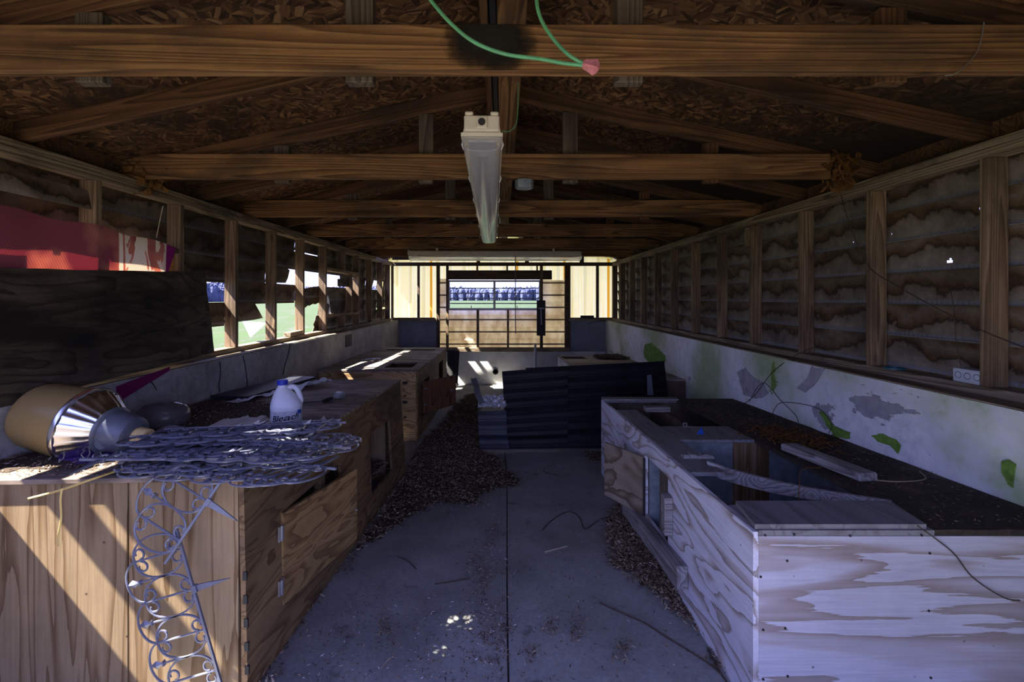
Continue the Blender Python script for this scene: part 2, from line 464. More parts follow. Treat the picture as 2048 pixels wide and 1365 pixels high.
# lap siding, stained from behind
def siding_mat(name, pale, brown, dark, amount, z0=0.0):
    k = NM(name, 0.65)
    v = k.co(rand=False)
    s_ = k.sep(v)
    zc = k.math('DIVIDE', k.math('SUBTRACT', s_[2], hz(-0.385)), 0.173)
    ph = k.math('FRACT', zc)
    cv = k.n('ShaderNodeCombineXYZ', {0: k.math('MULTIPLY', s_[1], 3.4), 1: k.math('MULTIPLY', k.math('FLOOR', zc), 7.3), 2: k.math('MULTIPLY', ph, 0.5)}).outputs[0]
    edge = k.noise(cv, 1.0, 7, 0.62)
    blot = k.noise(v, 2.6, 7, 0.68); mot = k.noise(v, 13.0, 6, 0.7)
    w = k.math('SUBTRACT', k.math('ADD', k.math('MULTIPLY', ph, 0.55), amount), k.math('MULTIPLY', k.math('SUBTRACT', edge, 0.18), 1.25))
    half = tuple((p + q) / 2 for p, q in zip(pale, brown))
    c = k.ramp(k.math('ADD', w, 0.5), [(0.30, pale), (0.46, half), (0.505, tuple(x * 1.6 for x in dark)), (0.56, brown), (0.72, half), (0.85, brown), (1.0, dark)])
    c = k.mix(0.75, c, k.ramp(blot, [(0.32, 0.18), (0.62, 1.0)]), 'MULTIPLY')
    c = k.mix(0.5, c, k.ramp(mot, [(0.35, 0.5), (0.6, 1.0)]), 'MULTIPLY')
    rib = k.math('FRACT', k.math('MULTIPLY', s_[1], 38.0))
    band = k.math('MULTIPLY', k.ramp(ph, [(0.02, 0.0), (0.04, 1.0), (0.13, 1.0), (0.16, 0.0)]), k.ramp(rib, [(0.45, 0.25), (0.55, 0.9)]))
    c = k.mix(k.math('MULTIPLY', band, 0.8), c, (0.16, 0.18, 0.23))
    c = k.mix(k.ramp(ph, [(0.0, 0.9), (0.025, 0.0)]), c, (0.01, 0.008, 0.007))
    k.color(c).bump(band, 0.4, 0.006)
    return k.m
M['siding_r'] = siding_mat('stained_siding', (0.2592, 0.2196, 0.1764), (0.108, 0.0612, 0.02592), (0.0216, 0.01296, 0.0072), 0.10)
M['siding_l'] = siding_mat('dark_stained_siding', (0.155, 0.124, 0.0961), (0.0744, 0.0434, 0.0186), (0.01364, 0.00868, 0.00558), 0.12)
def translucent(name, c, mixf=0.5, stripes=None, rough=0.6):
    k = NM(name, rough)
    col = c if stripes is None else stripes(k)
    k.color(col)
    tr = k.n('ShaderNodeBsdfTranslucent'); k.set(tr.inputs[0], col)
    mx = k.n('ShaderNodeMixShader', {0: mixf, 1: k.b.outputs[0], 2: tr.outputs[0]})
    k.t.links.new(mx.outputs[0], k.out.inputs[0])
    return k.m
def ypan(k):
    v = k.co(rand=False)
    f = k.noise(k.n('ShaderNodeMapping', {'Vector': v, 'Scale': (30.0, 1.0, 0.5)}).outputs[0], 1.0, 4, 0.6)
    f2 = k.noise(v, 3.0, 5, 0.6)
    c = k.ramp(f, [(0.35, (1.0, 0.90, 0.50)), (0.65, (1.0, 0.96, 0.68))])
    return k.mix(k.ramp(f2, [(0.55, 0.0), (0.8, 0.35)]), c, (0.85, 0.80, 0.55))
M['batten'] = translucent('glowing_batten', (0.98, 0.70, 0.20), 0.85)  # opaque wood made translucent, its backlit orange glow put into the material
M['yellow_panel'] = translucent('yellow_translucent_sheet', None, 0.92, ypan)
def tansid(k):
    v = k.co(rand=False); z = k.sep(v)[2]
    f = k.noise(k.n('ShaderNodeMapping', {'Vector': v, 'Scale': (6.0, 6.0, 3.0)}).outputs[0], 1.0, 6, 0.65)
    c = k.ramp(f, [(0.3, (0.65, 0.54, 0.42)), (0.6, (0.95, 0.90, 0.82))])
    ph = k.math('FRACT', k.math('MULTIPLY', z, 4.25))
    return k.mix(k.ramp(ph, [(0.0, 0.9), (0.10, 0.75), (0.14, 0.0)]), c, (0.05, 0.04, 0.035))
M['tan_siding'] = translucent('tan_back_siding', None, 0.75, tansid)

k = NM('black_roof_metal', 0.5, 0.0, 0.16)
v = k.co()
a = k.noise(v, 3.0, 6, 0.65); b = k.noise(v, 40.0, 4, 0.7)
c = k.ramp(a, [(0.3, (0.004, 0.004, 0.006)), (0.7, (0.010, 0.010, 0.017))])
c = k.mix(k.ramp(b, [(0.68, 0.0), (0.78, 0.35)]), c, (0.10, 0.09, 0.08))
k.color(c); k.set(k.b.inputs['Roughness'], k.ramp(a, [(0.3, 0.4), (0.7, 0.6)])); M['black_metal'] = k.m
M['blue_metal'] = flat('dark_blue_roof_metal', (0.0168, 0.0182, 0.0315), 0.5, var=0.35, scale=5)
M['black_matte'] = flat('black_slab', (0.02, 0.021, 0.026), 0.45, var=0.4, scale=6)
M['foil'] = flat('crumpled_foil', (0.55, 0.55, 0.60), 0.3, 0.4, var=0.5, scale=25)
M['galv'] = flat('galvanised_sheet', (0.23, 0.27, 0.30), 0.5, 0.25, var=0.45, scale=14)
M['steel'] = flat('bright_steel', (0.55, 0.55, 0.58), 0.32, 0.9, var=0.2, scale=30)
M['alu'] = flat('spun_aluminium', (0.72, 0.72, 0.76), 0.25, 1.0, var=0.12, scale=5)
M['housing'] = flat('grey_blue_casting', (0.114, 0.126, 0.156), 0.45, 0.3, var=0.25, scale=12)
M['refractor'] = translucent('amber_plastic_drum', (0.36, 0.25, 0.10), 0.35, rough=0.3)
M['tan_cap'] = flat('tan_photocell', (0.58, 0.43, 0.19), 0.5, var=0.1)
M['iron'] = flat('grey_plastic_scroll', (0.115, 0.12, 0.165), 0.28, 0.0, var=0.25, scale=18, spec=0.7)
M['jug'] = translucent('white_jug_plastic', (0.70, 0.71, 0.78), 0.25, rough=0.35)
k = NM('worn_jug_label', 0.5)
f = k.noise(k.co(), 30.0, 6, 0.7)
k.color(k.ramp(f, [(0.3, (0.40, 0.40, 0.45)), (0.5, (0.66, 0.66, 0.72)), (0.7, (0.74, 0.74, 0.80))])); M['label'] = k.m
M['blue_cap'] = flat('blue_cap', (0.015, 0.03, 0.33), 0.35, var=0.1)
M['blue_scrap'] = flat('blue_scrap', (0.02, 0.09, 0.42), 0.5, var=0.3)
M['ink'] = flat('label_ink', (0.008, 0.008, 0.02), 0.5, var=0.0)
M['ink_blue'] = flat('label_blue', (0.03, 0.12, 0.55), 0.5, var=0.1)
M['cream'] = flat('cream_fixture_body', (0.52, 0.47, 0.36), 0.5, var=0.15, scale=9)
M['fix_white'] = flat('white_reflector', (0.70, 0.70, 0.72), 0.35, 0.2, var=0.12, scale=5)
M['green_wire'] = flat('green_wire', (0.09, 0.30, 0.14), 0.4, var=0.3, scale=25)
M['pink_nut'] = flat('faded_red_wire_nut', (0.42, 0.14, 0.15), 0.5, var=0.35, scale=50)
M['grey_wire'] = flat('grey_cord', (0.16, 0.15, 0.14), 0.6)
M['pale_wire'] = flat('pale_string', (0.50, 0.44, 0.30), 0.8)
M['card'] = flat('pale_cardboard', (0.52, 0.50, 0.46), 0.8, var=0.2, scale=10)
M['grey_strip'] = flat('grey_plastic_strip', (0.35, 0.37, 0.44), 0.35, var=0.15)
M['film'] = translucent('crumpled_white_film', (0.86, 0.87, 0.92), 0.3, rough=0.3)
M['purple'] = flat('purple_cloth', (0.055, 0.02, 0.14), 0.85, var=0.4, scale=30)
M['yellow_strip'] = flat('straw_yellow_strip', (0.55, 0.40, 0.13), 0.6, var=0.3)
M['twig'] = flat('dead_twig', (0.055, 0.037, 0.027), 0.85, var=0.5, scale=40)
M['pale_twig'] = flat('pale_dry_stem', (0.34, 0.27, 0.19), 0.85, var=0.3, scale=40)
M['chip'] = None
k = NM('mulch_chips', 0.9)
oi = k.n('ShaderNodeNewGeometry').outputs['Random Per Island']
k.color(k.ramp(oi, [(0.0, (0.03, 0.02, 0.012)), (0.4, (0.10, 0.068, 0.042)), (0.75, (0.21, 0.15, 0.095)), (0.95, (0.36, 0.28, 0.19)), (1.0, (0.6, 0.52, 0.42))])); M['chip'] = k.m
M['mound'] = flat('mulch_bed', (0.042, 0.027, 0.017), 0.95, var=0.6, scale=60, bump=0.8)
k = NM('scattered_bits', 0.85)
oi = k.n('ShaderNodeNewGeometry').outputs['Random Per Island']
k.color(k.ramp(oi, [(0.0, (0.04, 0.027, 0.018)), (0.6, (0.11, 0.065, 0.04)), (0.8, (0.30, 0.2, 0.11)), (0.93, (0.5, 0.47, 0.46)), (1.0, (0.36, 0.26, 0.42))])); M['bits'] = k.m
M['box_grey'] = flat('grey_electrical_box', (0.42, 0.45, 0.52), 0.5, var=0.15)
M['teal'] = flat('teal_plastic', (0.02, 0.10, 0.14), 0.4)
M['panel_black'] = flat('dark_panel_board', (0.022, 0.02, 0.02), 0.6, var=0.4)
M['jal_frame'] = flat('window_aluminium', (0.30, 0.29, 0.29), 0.45, 0.5, var=0.2)
k = NM('smoky_dome', 0.12); k.color((0.82, 0.79, 0.80)); k.b.inputs['Transmission Weight'].default_value = 0.92; k.b.inputs['IOR'].default_value = 1.2; M['smoke'] = k.m
k = NM('clear_cover', 0.18); k.color((0.93, 0.93, 0.95)); k.b.inputs['Transmission Weight'].default_value = 0.9; k.b.inputs['IOR'].default_value = 1.25; M['clear'] = k.m
k = NM('window_glass', 0.0); k.color((0.9, 0.95, 1.0)); k.b.inputs['Transmission Weight'].default_value = 1.0; k.b.inputs['IOR'].default_value = 1.12; M['glass'] = k.m
# red towel (woven stripes, pale leaf shapes at one end)
def towel(k):
    v = k.co(rand=False); s_ = k.sep(v)
    ln = k.math('FRACT', k.math('MULTIPLY', k.math('ADD', s_[1], k.math('MULTIPLY', s_[2], 0.5)), 75.0))
    base = k.ramp(k.math('ADD', k.noise(v, 2.0, 3, 0.5), k.math('MULTIPLY', s_[2], 0.4)), [(0.35, (0.80, 0.47, 0.33)), (0.56, (0.68, 0.34, 0.23)), (0.66, (0.32, 0.10, 0.12))])  # darker towards the top: the siding's shade put into the cloth colour
    leaf = k.math('MULTIPLY', k.ramp(k.noise(k.n('ShaderNodeMapping', {'Vector': v, 'Scale': (1.0, 6.0, 3.0)}).outputs[0], 1.0, 3, 0.6, 0.8), [(0.50, 0.0), (0.51, 1.0)]), k.ramp(s_[1], [(2.56, 0.0), (2.57, 1.0)]))
    nd = k.n('ShaderNodeMapRange', {'Value': s_[1], 'From Min': 2.50, 'From Max': 2.502}).outputs[0]
    nd2 = k.n('ShaderNodeMapRange', {'Value': s_[1], 'From Min': 2.80, 'From Max': 2.802}).outputs[0]
    st = k.math('MULTIPLY', k.n('ShaderNodeMapRange', {'Value': s_[1], 'From Min': 2.455, 'From Max': 2.457}).outputs[0], k.math('SUBTRACT', 1.0, k.n('ShaderNodeMapRange', {'Value': s_[1], 'From Min': 2.485, 'From Max': 2.487}).outputs[0]))
    lf = k.ramp(k.noise(k.n('ShaderNodeMapping', {'Vector': v, 'Scale': (1.0, 6.0, 2.6)}).outputs[0], 1.0, 3, 0.6, 0.8), [(0.49, 0.0), (0.50, 1.0)])
    lf = k.math('MULTIPLY', lf, k.math('MULTIPLY', nd, k.math('SUBTRACT', 1.0, nd2)))
    c = k.mix(k.math('MAXIMUM', lf, st), base, (0.80, 0.74, 0.62))
    c = k.mix(nd2, c, (0.36, 0.02, 0.24))
    return k.mix(k.ramp(ln, [(0.3, 0.35), (0.6, 0.0)]), c, (0.25, 0.03, 0.06))
M['towel'] = translucent('red_beach_towel', None, 0.42, towel, 0.9)
M['towel_hem'] = translucent('purple_towel_hem', (0.22, 0.012, 0.10), 0.3, rough=0.9)
# field outside
k = NM('field_grass', 0.95)
v = k.co(rand=False)
a = k.noise(k.n('ShaderNodeMapping', {'Vector': v, 'Scale': (0.6, 0.12, 1.0)}).outputs[0], 1.2, 7, 0.65); b = k.noise(v, 6.0, 6, 0.75)
c = k.ramp(k.math('ADD', k.math('MULTIPLY', a, 0.5), k.math('MULTIPLY', b, 0.5)), [(0.40, (0.065, 0.058, 0.052)), (0.47, (0.020, 0.037, 0.006)), (0.60, (0.023, 0.047, 0.005))])
sq = k.sep(v)
nr = k.math('MULTIPLY', k.n('ShaderNodeMapRange', {'Value': k.math('ABSOLUTE', sq[0]), 'From Min': 4.0, 'From Max': 7.0, 'To Min': 1.0, 'To Max': 0.0}).outputs[0], k.n('ShaderNodeMapRange', {'Value': sq[1], 'From Min': 12.0, 'From Max': 15.0, 'To Min': 1.0, 'To Max': 0.0}).outputs[0])
soil = k.ramp(b, [(0.35, (0.085, 0.066, 0.050)), (0.60, (0.135, 0.105, 0.082))])
k.color(k.mix(k.math('MULTIPLY', nr, k.ramp(b, [(0.40, 1.0), (0.62, 0.55)])), c, soil)); M['grass'] = k.m
M['tree_far'] = flat('distant_trees', (0.055, 0.062, 0.115), 0.95, var=0.25, scale=0.3)  # bluish cast of distant haze put into the tree colour

# ================================================================== SETTING
HX, WX, BX = 2.17, 2.08, 1.96       # siding plane, stud face, block wall face
YB = 8.65                            # back wall
def struct(o): return tag(o, kind='structure')
ORD = ['first', 'second', 'third', 'fourth', 'fifth', 'sixth', 'seventh', 'eighth', 'ninth', 'tenth', 'eleventh', 'twelfth', 'thirteenth', 'fourteenth', 'fifteenth']

# ground outside and distant trees
m = MB()
gx = [-400, -120, -40, -12, -6, -2.6, 2.6, 6, 12, 40, 120, 400]; gy = [-60, -12, -4, 0, 4, 9.2, 14, 30, 80, 200, 500]
m.sheet(lambda x, y: (x, y, -0.62), gx, gy, None, (0, 0, -0.05))
struct(m.build('ground', M['grass'], origin=(0, 0, -0.62)))
m = MB()
for i in range(3600):
    t = i / 3600.0
    if i < 2240:
        x = -150 + R.uniform(-14, 14) - 40 * abs(nz(t * 7, 3.1)); y = 40 + 560 * t
    else:
        x = -190 + 520 * (t - 0.62) / 0.38; y = 330 + R.uniform(-14, 14)
    h = R.uniform(6.5, 9.5) * (1.0 + 0.3 * nz(t * 30, 1.0)); w = R.uniform(0.9, 2.0)
    m.lathe([(w, -0.7), (w * 1.2, h * 0.25), (w * 1.15, h * 0.55), (w, h * 0.75), (w * 0.65, h * 0.9), (0.1, h)], Matrix.Translation((x, y, 0)), 7)
    for q in m.v[-42:]: q += Vector((R.uniform(-.5, .5), R.uniform(-.5, .5), R.uniform(-.7, .7)))
tag(m.build('treeline', M["tree_far"], smooth=False), 'hazy bluish treeline along the far edge of the field', 'trees', kind='stuff')

# floor slab (slopes away from the camera) with a control joint
m = MB()
m.sheet(lambda x, y: (x, y, fz(y)), frange(-2.17, 2.17, 24), frange(0.05, 8.85, 40), None, (0, 0, -0.22))
fl = struct(m.build('floor', M['concrete']))
m = MB()
pts = [onfl(x, y, 0) + Vector((0, 0, 0.0006)) for x, y in ((1018, 1420), (1017, 1365), (1015, 1270), (1014, 1160), (1014, 1060), (1014, 985), (1012, 930), (1010, 905))]
for a, b in zip(pts, pts[1:]):
    w = Vector((0.004, 0, 0))
    m.add([a - w, a + w, b + w, b - w], [(0, 1, 2, 3)])
m.build('floor_joint', M['crack'], fl); bpy.context.scene.objects['floor_joint']['kind'] = 'structure'

# roof deck with small holes along the left eave
HOLES = [(-1.985, -1.86, 1.36, 1.50), (-2.03, -1.935, 1.29, 1.37), (-2.04, -1.80, 7.62, 8.05), (-1.98, -1.84, 8.08, 8.38), (-2.16, -2.06, 8.1, 8.6)]
ridge_h = 1.247
def deck(side):
    m = MB()
    us = merge(frange(0, 1.6, 16), frange(1.6, 2.3, 28), [2.45]); ys = merge(frange(0.05, 1.2, 10), frange(1.2, 1.6, 16), frange(1.6, 7.5, 30), frange(7.5, 8.7, 48), [9.0])
    def skip(u, y):
        if side > 0: return False
        jx, jy = 0.05 * nz(u * 9, y * 9, 2.0), 0.06 * nz(u * 8, y * 8, 5.0)
        return any(a < -u + jx < b and c < y + jy < d for a, b, c, d in HOLES)
    m.sheet(lambda u, y: (side * u, y, hz(ridge_h - 0.218 * u)), us, ys, skip, (0, 0, 0.014))
    return m
m = deck(-1); m2 = deck(1); m.add(m2.v, m2.f)
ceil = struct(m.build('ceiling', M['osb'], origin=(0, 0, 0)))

# ---- lumber of the walls
SLY = [0.535, 1.145, 1.755, 2.365, 2.975, 3.585, 4.197, 4.79, 5.395, 6.626, 7.25, 7.89, 8.42]
SRY = [0.46, 0.766, 1.376, 1.986, 2.605, 3.203, 3.84, 4.42, 5.02, 5.64, 6.24, 6.85, 7.46, 8.07, 8.60]
def block_wall(name, s, mat):
    m = MB()
    ys = frange(0.1, 8.85, 60)
    m.sheet(lambda y, t: (s * (BX + 0.008 * abs(nz(y * 3, t * 4, s))), y, fz(y) - 0.15 + (hz(-0.43) - fz(y) + 0.15) * t), ys, frange(0, 1, 10), None, (s * 0.21, 0, 0))
    return struct(m.build(name, mat, origin=(s * BX, 0, 0)))
wl = block_wall('wall_left', -1, M['wall_grey'])
wr = block_wall('wall_right', 1, M['wall_white'])

def plates(s, par):
    X0 = WX + 0.001
    beam('bottom_plate', (s * (WX + 0.045), 0.12, hz(-0.404)), (s * (WX + 0.045), 8.62, hz(-0.404)), 0.089, 0.038, M['plate'], par)
    beam('sill_board', (s * (BX + 0.06), 0.12, hz(-0.4265)), (s * (BX + 0.06), 8.6, hz(-0.4265)), 0.105, 0.007, M['plate'], par, ends=0.01)
    beam('top_plate', (s * (WX + 0.045), 0.12, hz(0.624)), (s * (WX + 0.045), 8.62, hz(0.624)), 0.089, 0.037, M['plate'], par)
    beam('top_plate', (s * (WX + 0.047), 0.12, hz(0.6605)), (s * (WX + 0.047), 8.62, hz(0.6605)), 0.089, 0.033, M['plate'], par)
    # grooved plywood closing the eave above the plates
    m = MB()
    ys = []
    y = 0.12
    while y < 8.6: ys += [y, y + 0.05, y + 0.052, y + 0.06]; y += 0.062
    m.sheet(lambda y, z: (s * (2.155 + (0.006 if (y * 1000) % 62 > 51 else 0)), y, z), merge(ys), [hz(0.678), hz(ridge_h - 0.218 * 2.155 - 0.002)], None, (s * 0.012, 0, 0))
    m.build('eave_panel', M['truss_red'], par)
plates(-1, wl); plates(1, wr)
for c in list(wl.children) + list(wr.children): c['kind'] = 'structure'

# ---- lap siding, bay by bay; a polygon list replaces the whole course where the boards are broken
CRS = [0.642, 0.484, 0.314, 0.136, -0.036, -0.203, -0.385]
def lap(s, h):
    for a, b in zip(CRS, CRS[1:]):
        if b - 1e-6 <= h <= a + 1e-6:
            t = (a - h) / (a - b)
            return s * (2.172 + 0.020 * t + 0.006 * math.sin(t * PI))
    return s * 2.172
def siding(s, bays, broken, par, mat, pin=()):
    m = MB()
    for bi, (y0, y1) in enumerate(bays):
        for ci, (zt, zb) in enumerate(zip(CRS, CRS[1:])):
            polys = broken.get((bi, ci))
            if polys is None:
                hh = merge([zb - 0.018], frange(zb, zt, 5))
                yy = merge([y0, y1], *[[p[0], p[0] + p[2]] for p in pin if y0 < p[0] < y1], frange(y0, y1, 3))
                zz = merge(hh, *[[p[1], p[1] + p[3]] for p in pin if y0 < p[0] < y1 and zb < p[1] < zt])
                def lx(y, z, a=zt, b=zb):
                    t = min(1, max(0, (a - z) / (a - b)))
                    return (s * (2.172 + 0.020 * t + 0.006 * math.sin(t * PI)), y, hz(z))
                m.sheet(lx, yy, zz, lambda y, z: any(p[0] < y < p[0] + p[2] and p[1] < z < p[1] + p[3] for p in pin), (s * 0.0025, 0, 0))
            else:
                for P in polys:
                    m.poly([(lap(s, h) if abs(h - zt) > 1e-6 else s * 2.172, y, hz(h)) for y, h in P], (s * 0.0025, 0, 0))
    o = m.build('siding', mat, par); o['kind'] = 'structure'
    return o
def rect(a, b, c, d): return [(a, c), (b, c), (b, d), (a, d)]
baysL = [(0.12, 0.535), (0.535, 1.145), (1.145, 1.755), (1.755, 2.365), (2.365, 2.975), (2.975, 3.585), (3.585, 4.197), (4.197, 4.79), (4.79, 5.395), (5.395, 6.626), (6.626, 7.25), (7.25, 7.89), (7.89, 8.64)]
brk = {
    (0, 1): [], (0, 2): [], (0, 3): [], (0, 4): [], (1, 1): [], (1, 2): [], (1, 3): [], (1, 4): [],  # unseen bays nearest the camera, gaps added to let in more light
    (2, 0): [rect(1.145, 1.755, 0.642, 0.50)], (2, 1): [rect(1.145, 1.755, 0.455, 0.345), rect(1.5, 1.755, 0.484, 0.455)], (2, 2): [[(1.145, 0.27), (1.755, 0.26), (1.755, 0.136), (1.145, 0.136)], rect(1.52, 1.755, 0.314, 0.26)],
    (2, 3): [rect(1.145, 1.755, 0.136, 0.085), rect(1.53, 1.755, 0.085, -0.036)], (2, 4): [rect(1.55, 1.755, -0.036, -0.203)], (2, 5): [rect(1.145, 1.755, -0.215, -0.385)],
    (3, 1): [rect(1.755, 2.365, 0.484, 0.365)], (4, 1): [[(2.365, 0.484), (2.975, 0.484), (2.975, 0.314), (2.83, 0.318), (2.365, 0.355)]], (3, 2): [rect(1.755, 1.95, 0.314, 0.136)], (3, 3): [rect(1.755, 1.95, 0.136, -0.036)], (4, 2): [], (4, 3): [],
    (5, 3): [rect(2.975, 3.30, 0.136, -0.036)], (5, 5): [rect(2.975, 3.22, -0.203, -0.385)],
    (6, 4): [[(3.585, -0.036), (3.98, -0.036), (4.05, -0.09), (4.165, -0.185), (4.0, -0.195), (3.585, -0.203)]], (6, 5): [],
    (7, 2): [[(4.197, 0.314), (4.50, 0.314), (4.66, 0.285), (4.645, 0.20), (4.60, 0.15), (4.197, 0.14)]], (7, 4): [], (7, 5): [],
    (8, 0): [rect(4.79, 5.395, 0.642, 0.50), [(4.79, 0.49), (5.0, 0.485), (5.395, 0.492), (5.395, 0.484), (4.79, 0.484)]],
    (8, 2): [], (8, 3): [], (8, 4): [], (8, 5): [],
    (9, 2): [], (9, 4): [[(5.395, -0.036), (5.45, -0.05), (5.52, -0.10), (5.62, -0.075), (5.70, -0.04), (6.626, -0.036), (6.626, -0.203), (5.66, -0.203), (5.60, -0.15), (5.52, -0.203), (5.395, -0.203)]],
    (11, 2): [rect(7.25, 7.62, 0.314, 0.136), [(7.62, 0.30), (7.70, 0.29), (7.66, 0.2), (7.62, 0.136)]], 
    (12, 2): [rect(8.30, 8.64, 0.314, 0.136), [(7.89, 0.314), (8.05, 0.314), (8.0, 0.2), (7.89, 0.17)]],
    (12, 4): [rect(7.89, 8.64, -0.036, -0.175)],
}
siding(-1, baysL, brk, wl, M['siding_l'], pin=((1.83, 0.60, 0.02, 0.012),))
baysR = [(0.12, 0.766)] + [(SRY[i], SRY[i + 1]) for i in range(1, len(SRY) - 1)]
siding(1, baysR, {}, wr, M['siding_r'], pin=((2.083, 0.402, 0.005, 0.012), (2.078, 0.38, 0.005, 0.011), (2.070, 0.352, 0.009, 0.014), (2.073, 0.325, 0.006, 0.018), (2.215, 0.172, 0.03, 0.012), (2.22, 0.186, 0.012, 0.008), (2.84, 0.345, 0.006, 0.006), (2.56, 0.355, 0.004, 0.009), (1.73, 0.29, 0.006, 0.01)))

# broken siding boards hanging in the left wall's openings
def hang_board(name, label, pts, n=(-0.004, 0, 0), bend=0.0):
    m = MB()
    m.poly([(-2.168 - bend * math.sin(i * 1.3) * 0.5, y, hz(h)) for i, (y, h) in enumerate(pts)], n)
    return tag(m.build(name, M['siding_l']), label, 'siding board')
hang_board('siding_board', 'sagging stained siding board with ragged lower edge between two left wall studs', [(4.765, 0.085), (5.0, 0.10), (5.2, 0.125), (5.385, 0.14), (5.385, -0.05), (5.28, -0.075), (5.22, -0.07), (5.12, -0.09), (5.05, -0.085), (4.98, -0.11), (4.765, -0.105)], bend=0.02)
hang_board('siding_fragment', 'torn brown siding fragment standing on the left wall plate beside a sunlit stud', [(5.19, -0.384), (5.24, -0.33), (5.22, -0.30), (5.26, -0.26), (5.29, -0.21), (5.41, -0.205), (5.41, -0.384)])
m = MB()
m.sheet(lambda y, h: (-2.168 + 0.05 * math.sin((y - 5.95) / 0.36 * 1.4), y, hz(h)), frange(5.97, 6.30, 6), frange(0.15, 0.30, 3), lambda y, h: y < 6.02 and h > 0.25, (-0.003, 0, 0))
tag(m.build('siding_offcut', M['siding_l']), 'curled siding piece at the right end of the framed left wall opening', 'siding board')
m = MB()
for P in ([(5.40, -0.03), (5.46, 0.03), (5.50, -0.02), (5.52, -0.09), (5.47, -0.06), (5.41, -0.08)], [(5.47, -0.20), (5.52, -0.10), (5.56, -0.19)]):
    m.poly([(-2.10, y, hz(h)) for y, h in P], (0.003, 0.004, 0))
tag(m.build('torn_film', M['film']), 'shreds of white film caught in the framed left wall opening', 'plastic film')

# unseen front wall round the doorway, added and sized to limit the light
m = MB(); m.box((-2.17, 0.06, -0.15), (-1.85, 0.115, hz(0.60))); m.box((1.25, 0.06, -0.15), (2.17, 0.115, hz(0.60)))
m.poly([(-2.17, 0.06, hz(0.60)), (2.17, 0.06, hz(0.60)), (2.17, 0.06, hz(0.76)), (0, 0.06, hz(1.235)), (-2.17, 0.06, hz(0.76))], (0, 0.055, 0))
struct(m.build('unseen_wall_front', M['dark_ply']))

# studs
def stud(s, Y, label, z0=-0.385, z1=0.605, mat=None, name='wall_stud', xin=WX, w=0.038):
    o = beam(name, (s * (xin + 0.0445), Y - w / 2, hz(z0)), (s * (xin + 0.0445), Y - w / 2, hz(z1)), 0.089 if True else w, w, mat or M['stud'], None, up=(0, 1, 0))
    return tag(o, label, 'wall stud', 'studs of the %s wall' % ('left' if s < 0 else 'right'))
n = 0
vis = [y for y in SRY if y > 1.9]
for Y in SRY:
    if Y < 1.9: continue
    i = vis.index(Y)
    lab = 'bare pine stud of the right wall, %s from the near end' % ORD[i] if i else 'nearest bare pine stud of the right wall, beside the grey electrical box'
    stud(1, Y, lab)
vis = [y for y in SLY if y > 2.0]
lt = {2.365: 'shadowed left wall stud above the red towel', 2.975: 'left wall stud at the right end of the red towel, partly behind the dark plywood', 3.585: 'left wall stud with a broad sunlit band, next to the dark plywood', 4.197: 'left wall stud with a narrow sunlit band, second past the plywood', 4.79: 'left wall stud over the cardboard block on the plate', 5.395: 'left wall stud at the near side of the framed opening', 6.626: 'left wall stud at the far side of the framed opening'}
for Y in SLY:
    if Y < 2.0: continue
    stud(-1, Y, lt.get(Y) or 'bare stud of the left wall, %s from the back corner' % ['first', 'second', 'third'][list(reversed(vis)).index(Y)])
# framed opening in the left wall
t = thing('opening_frame', 'rough timber frame of the left wall opening with header, sill and short studs', 'timber frame', (-2.12, 6.0, hz(-0.385)))
beam('header', (-2.125, 5.395, hz(0.345)), (-2.125, 6.588, hz(0.345)), 0.089, 0.038, M['stud'], t)
beam('sill', (-2.125, 5.395, hz(-0.215)), (-2.125, 6.588, hz(-0.215)), 0.089, 0.038, M['stud'], t)
beam('short_stud', (-2.125, 6.30, hz(-0.196)), (-2.125, 6.30, hz(0.326)), 0.089, 0.038, M['stud'], t, up=(0, 1, 0))
beam('short_stud', (-2.125, 6.0, hz(-0.385)), (-2.125, 6.0, hz(-0.234)), 0.089, 0.038, M['stud'], t, up=(0, 1, 0))
beam('short_stud', (-2.125, 6.0, hz(0.364)), (-2.125, 6.0, hz(0.605)), 0.089, 0.038, M['stud'], t, up=(0, 1, 0))
# loose blocks on the wall plates
tag(beam('timber_block', (-2.115, 4.47, hz(-0.362)), (-2.115, 4.745, hz(-0.358)), 0.07, 0.04, M['plate']), 'short pale timber offcut lying on the left wall plate', 'wood block')
tag(beam('timber_block', (-2.12, 7.30, hz(-0.365)), (-2.12, 7.82, hz(-0.365)), 0.06, 0.038, M['plate']), 'timber offcut on the left wall plate near the back corner', 'wood block')
m = MB(); m.poly([onx(484, 642, -2.197), onx(532, 646, -2.197), onx(500, 675, -2.22)], (0.006, 0.01, 0))
tag(m.build('cardboard_scrap', M['film']), 'white triangular scrap hanging outside below a broken siding board', 'scrap')
tag(beam('bracing_block', (-2.125, 2.78, hz(0.30)), (-2.125, 2.93, hz(0.30)), 0.085, 0.03, M['stud']), 'small wooden block nailed between studs at the towel end', 'wood block')
tag(beam('bracing_board', (-2.128, 2.78, hz(0.10)), (-2.128, 2.932, hz(0.10)), 0.03, 0.36, M['orange_wood'], up=(0, 0, 1)), 'warm lit board piece showing right of the red towel', 'board')
tag(beam('nailer_block', (2.10, 3.875, hz(0.44)), (2.10, 3.875, hz(0.60)), 0.045, 0.06, M['stud'], up=(0, 1, 0)), 'short block nailed to the top of a right wall stud', 'wood block')

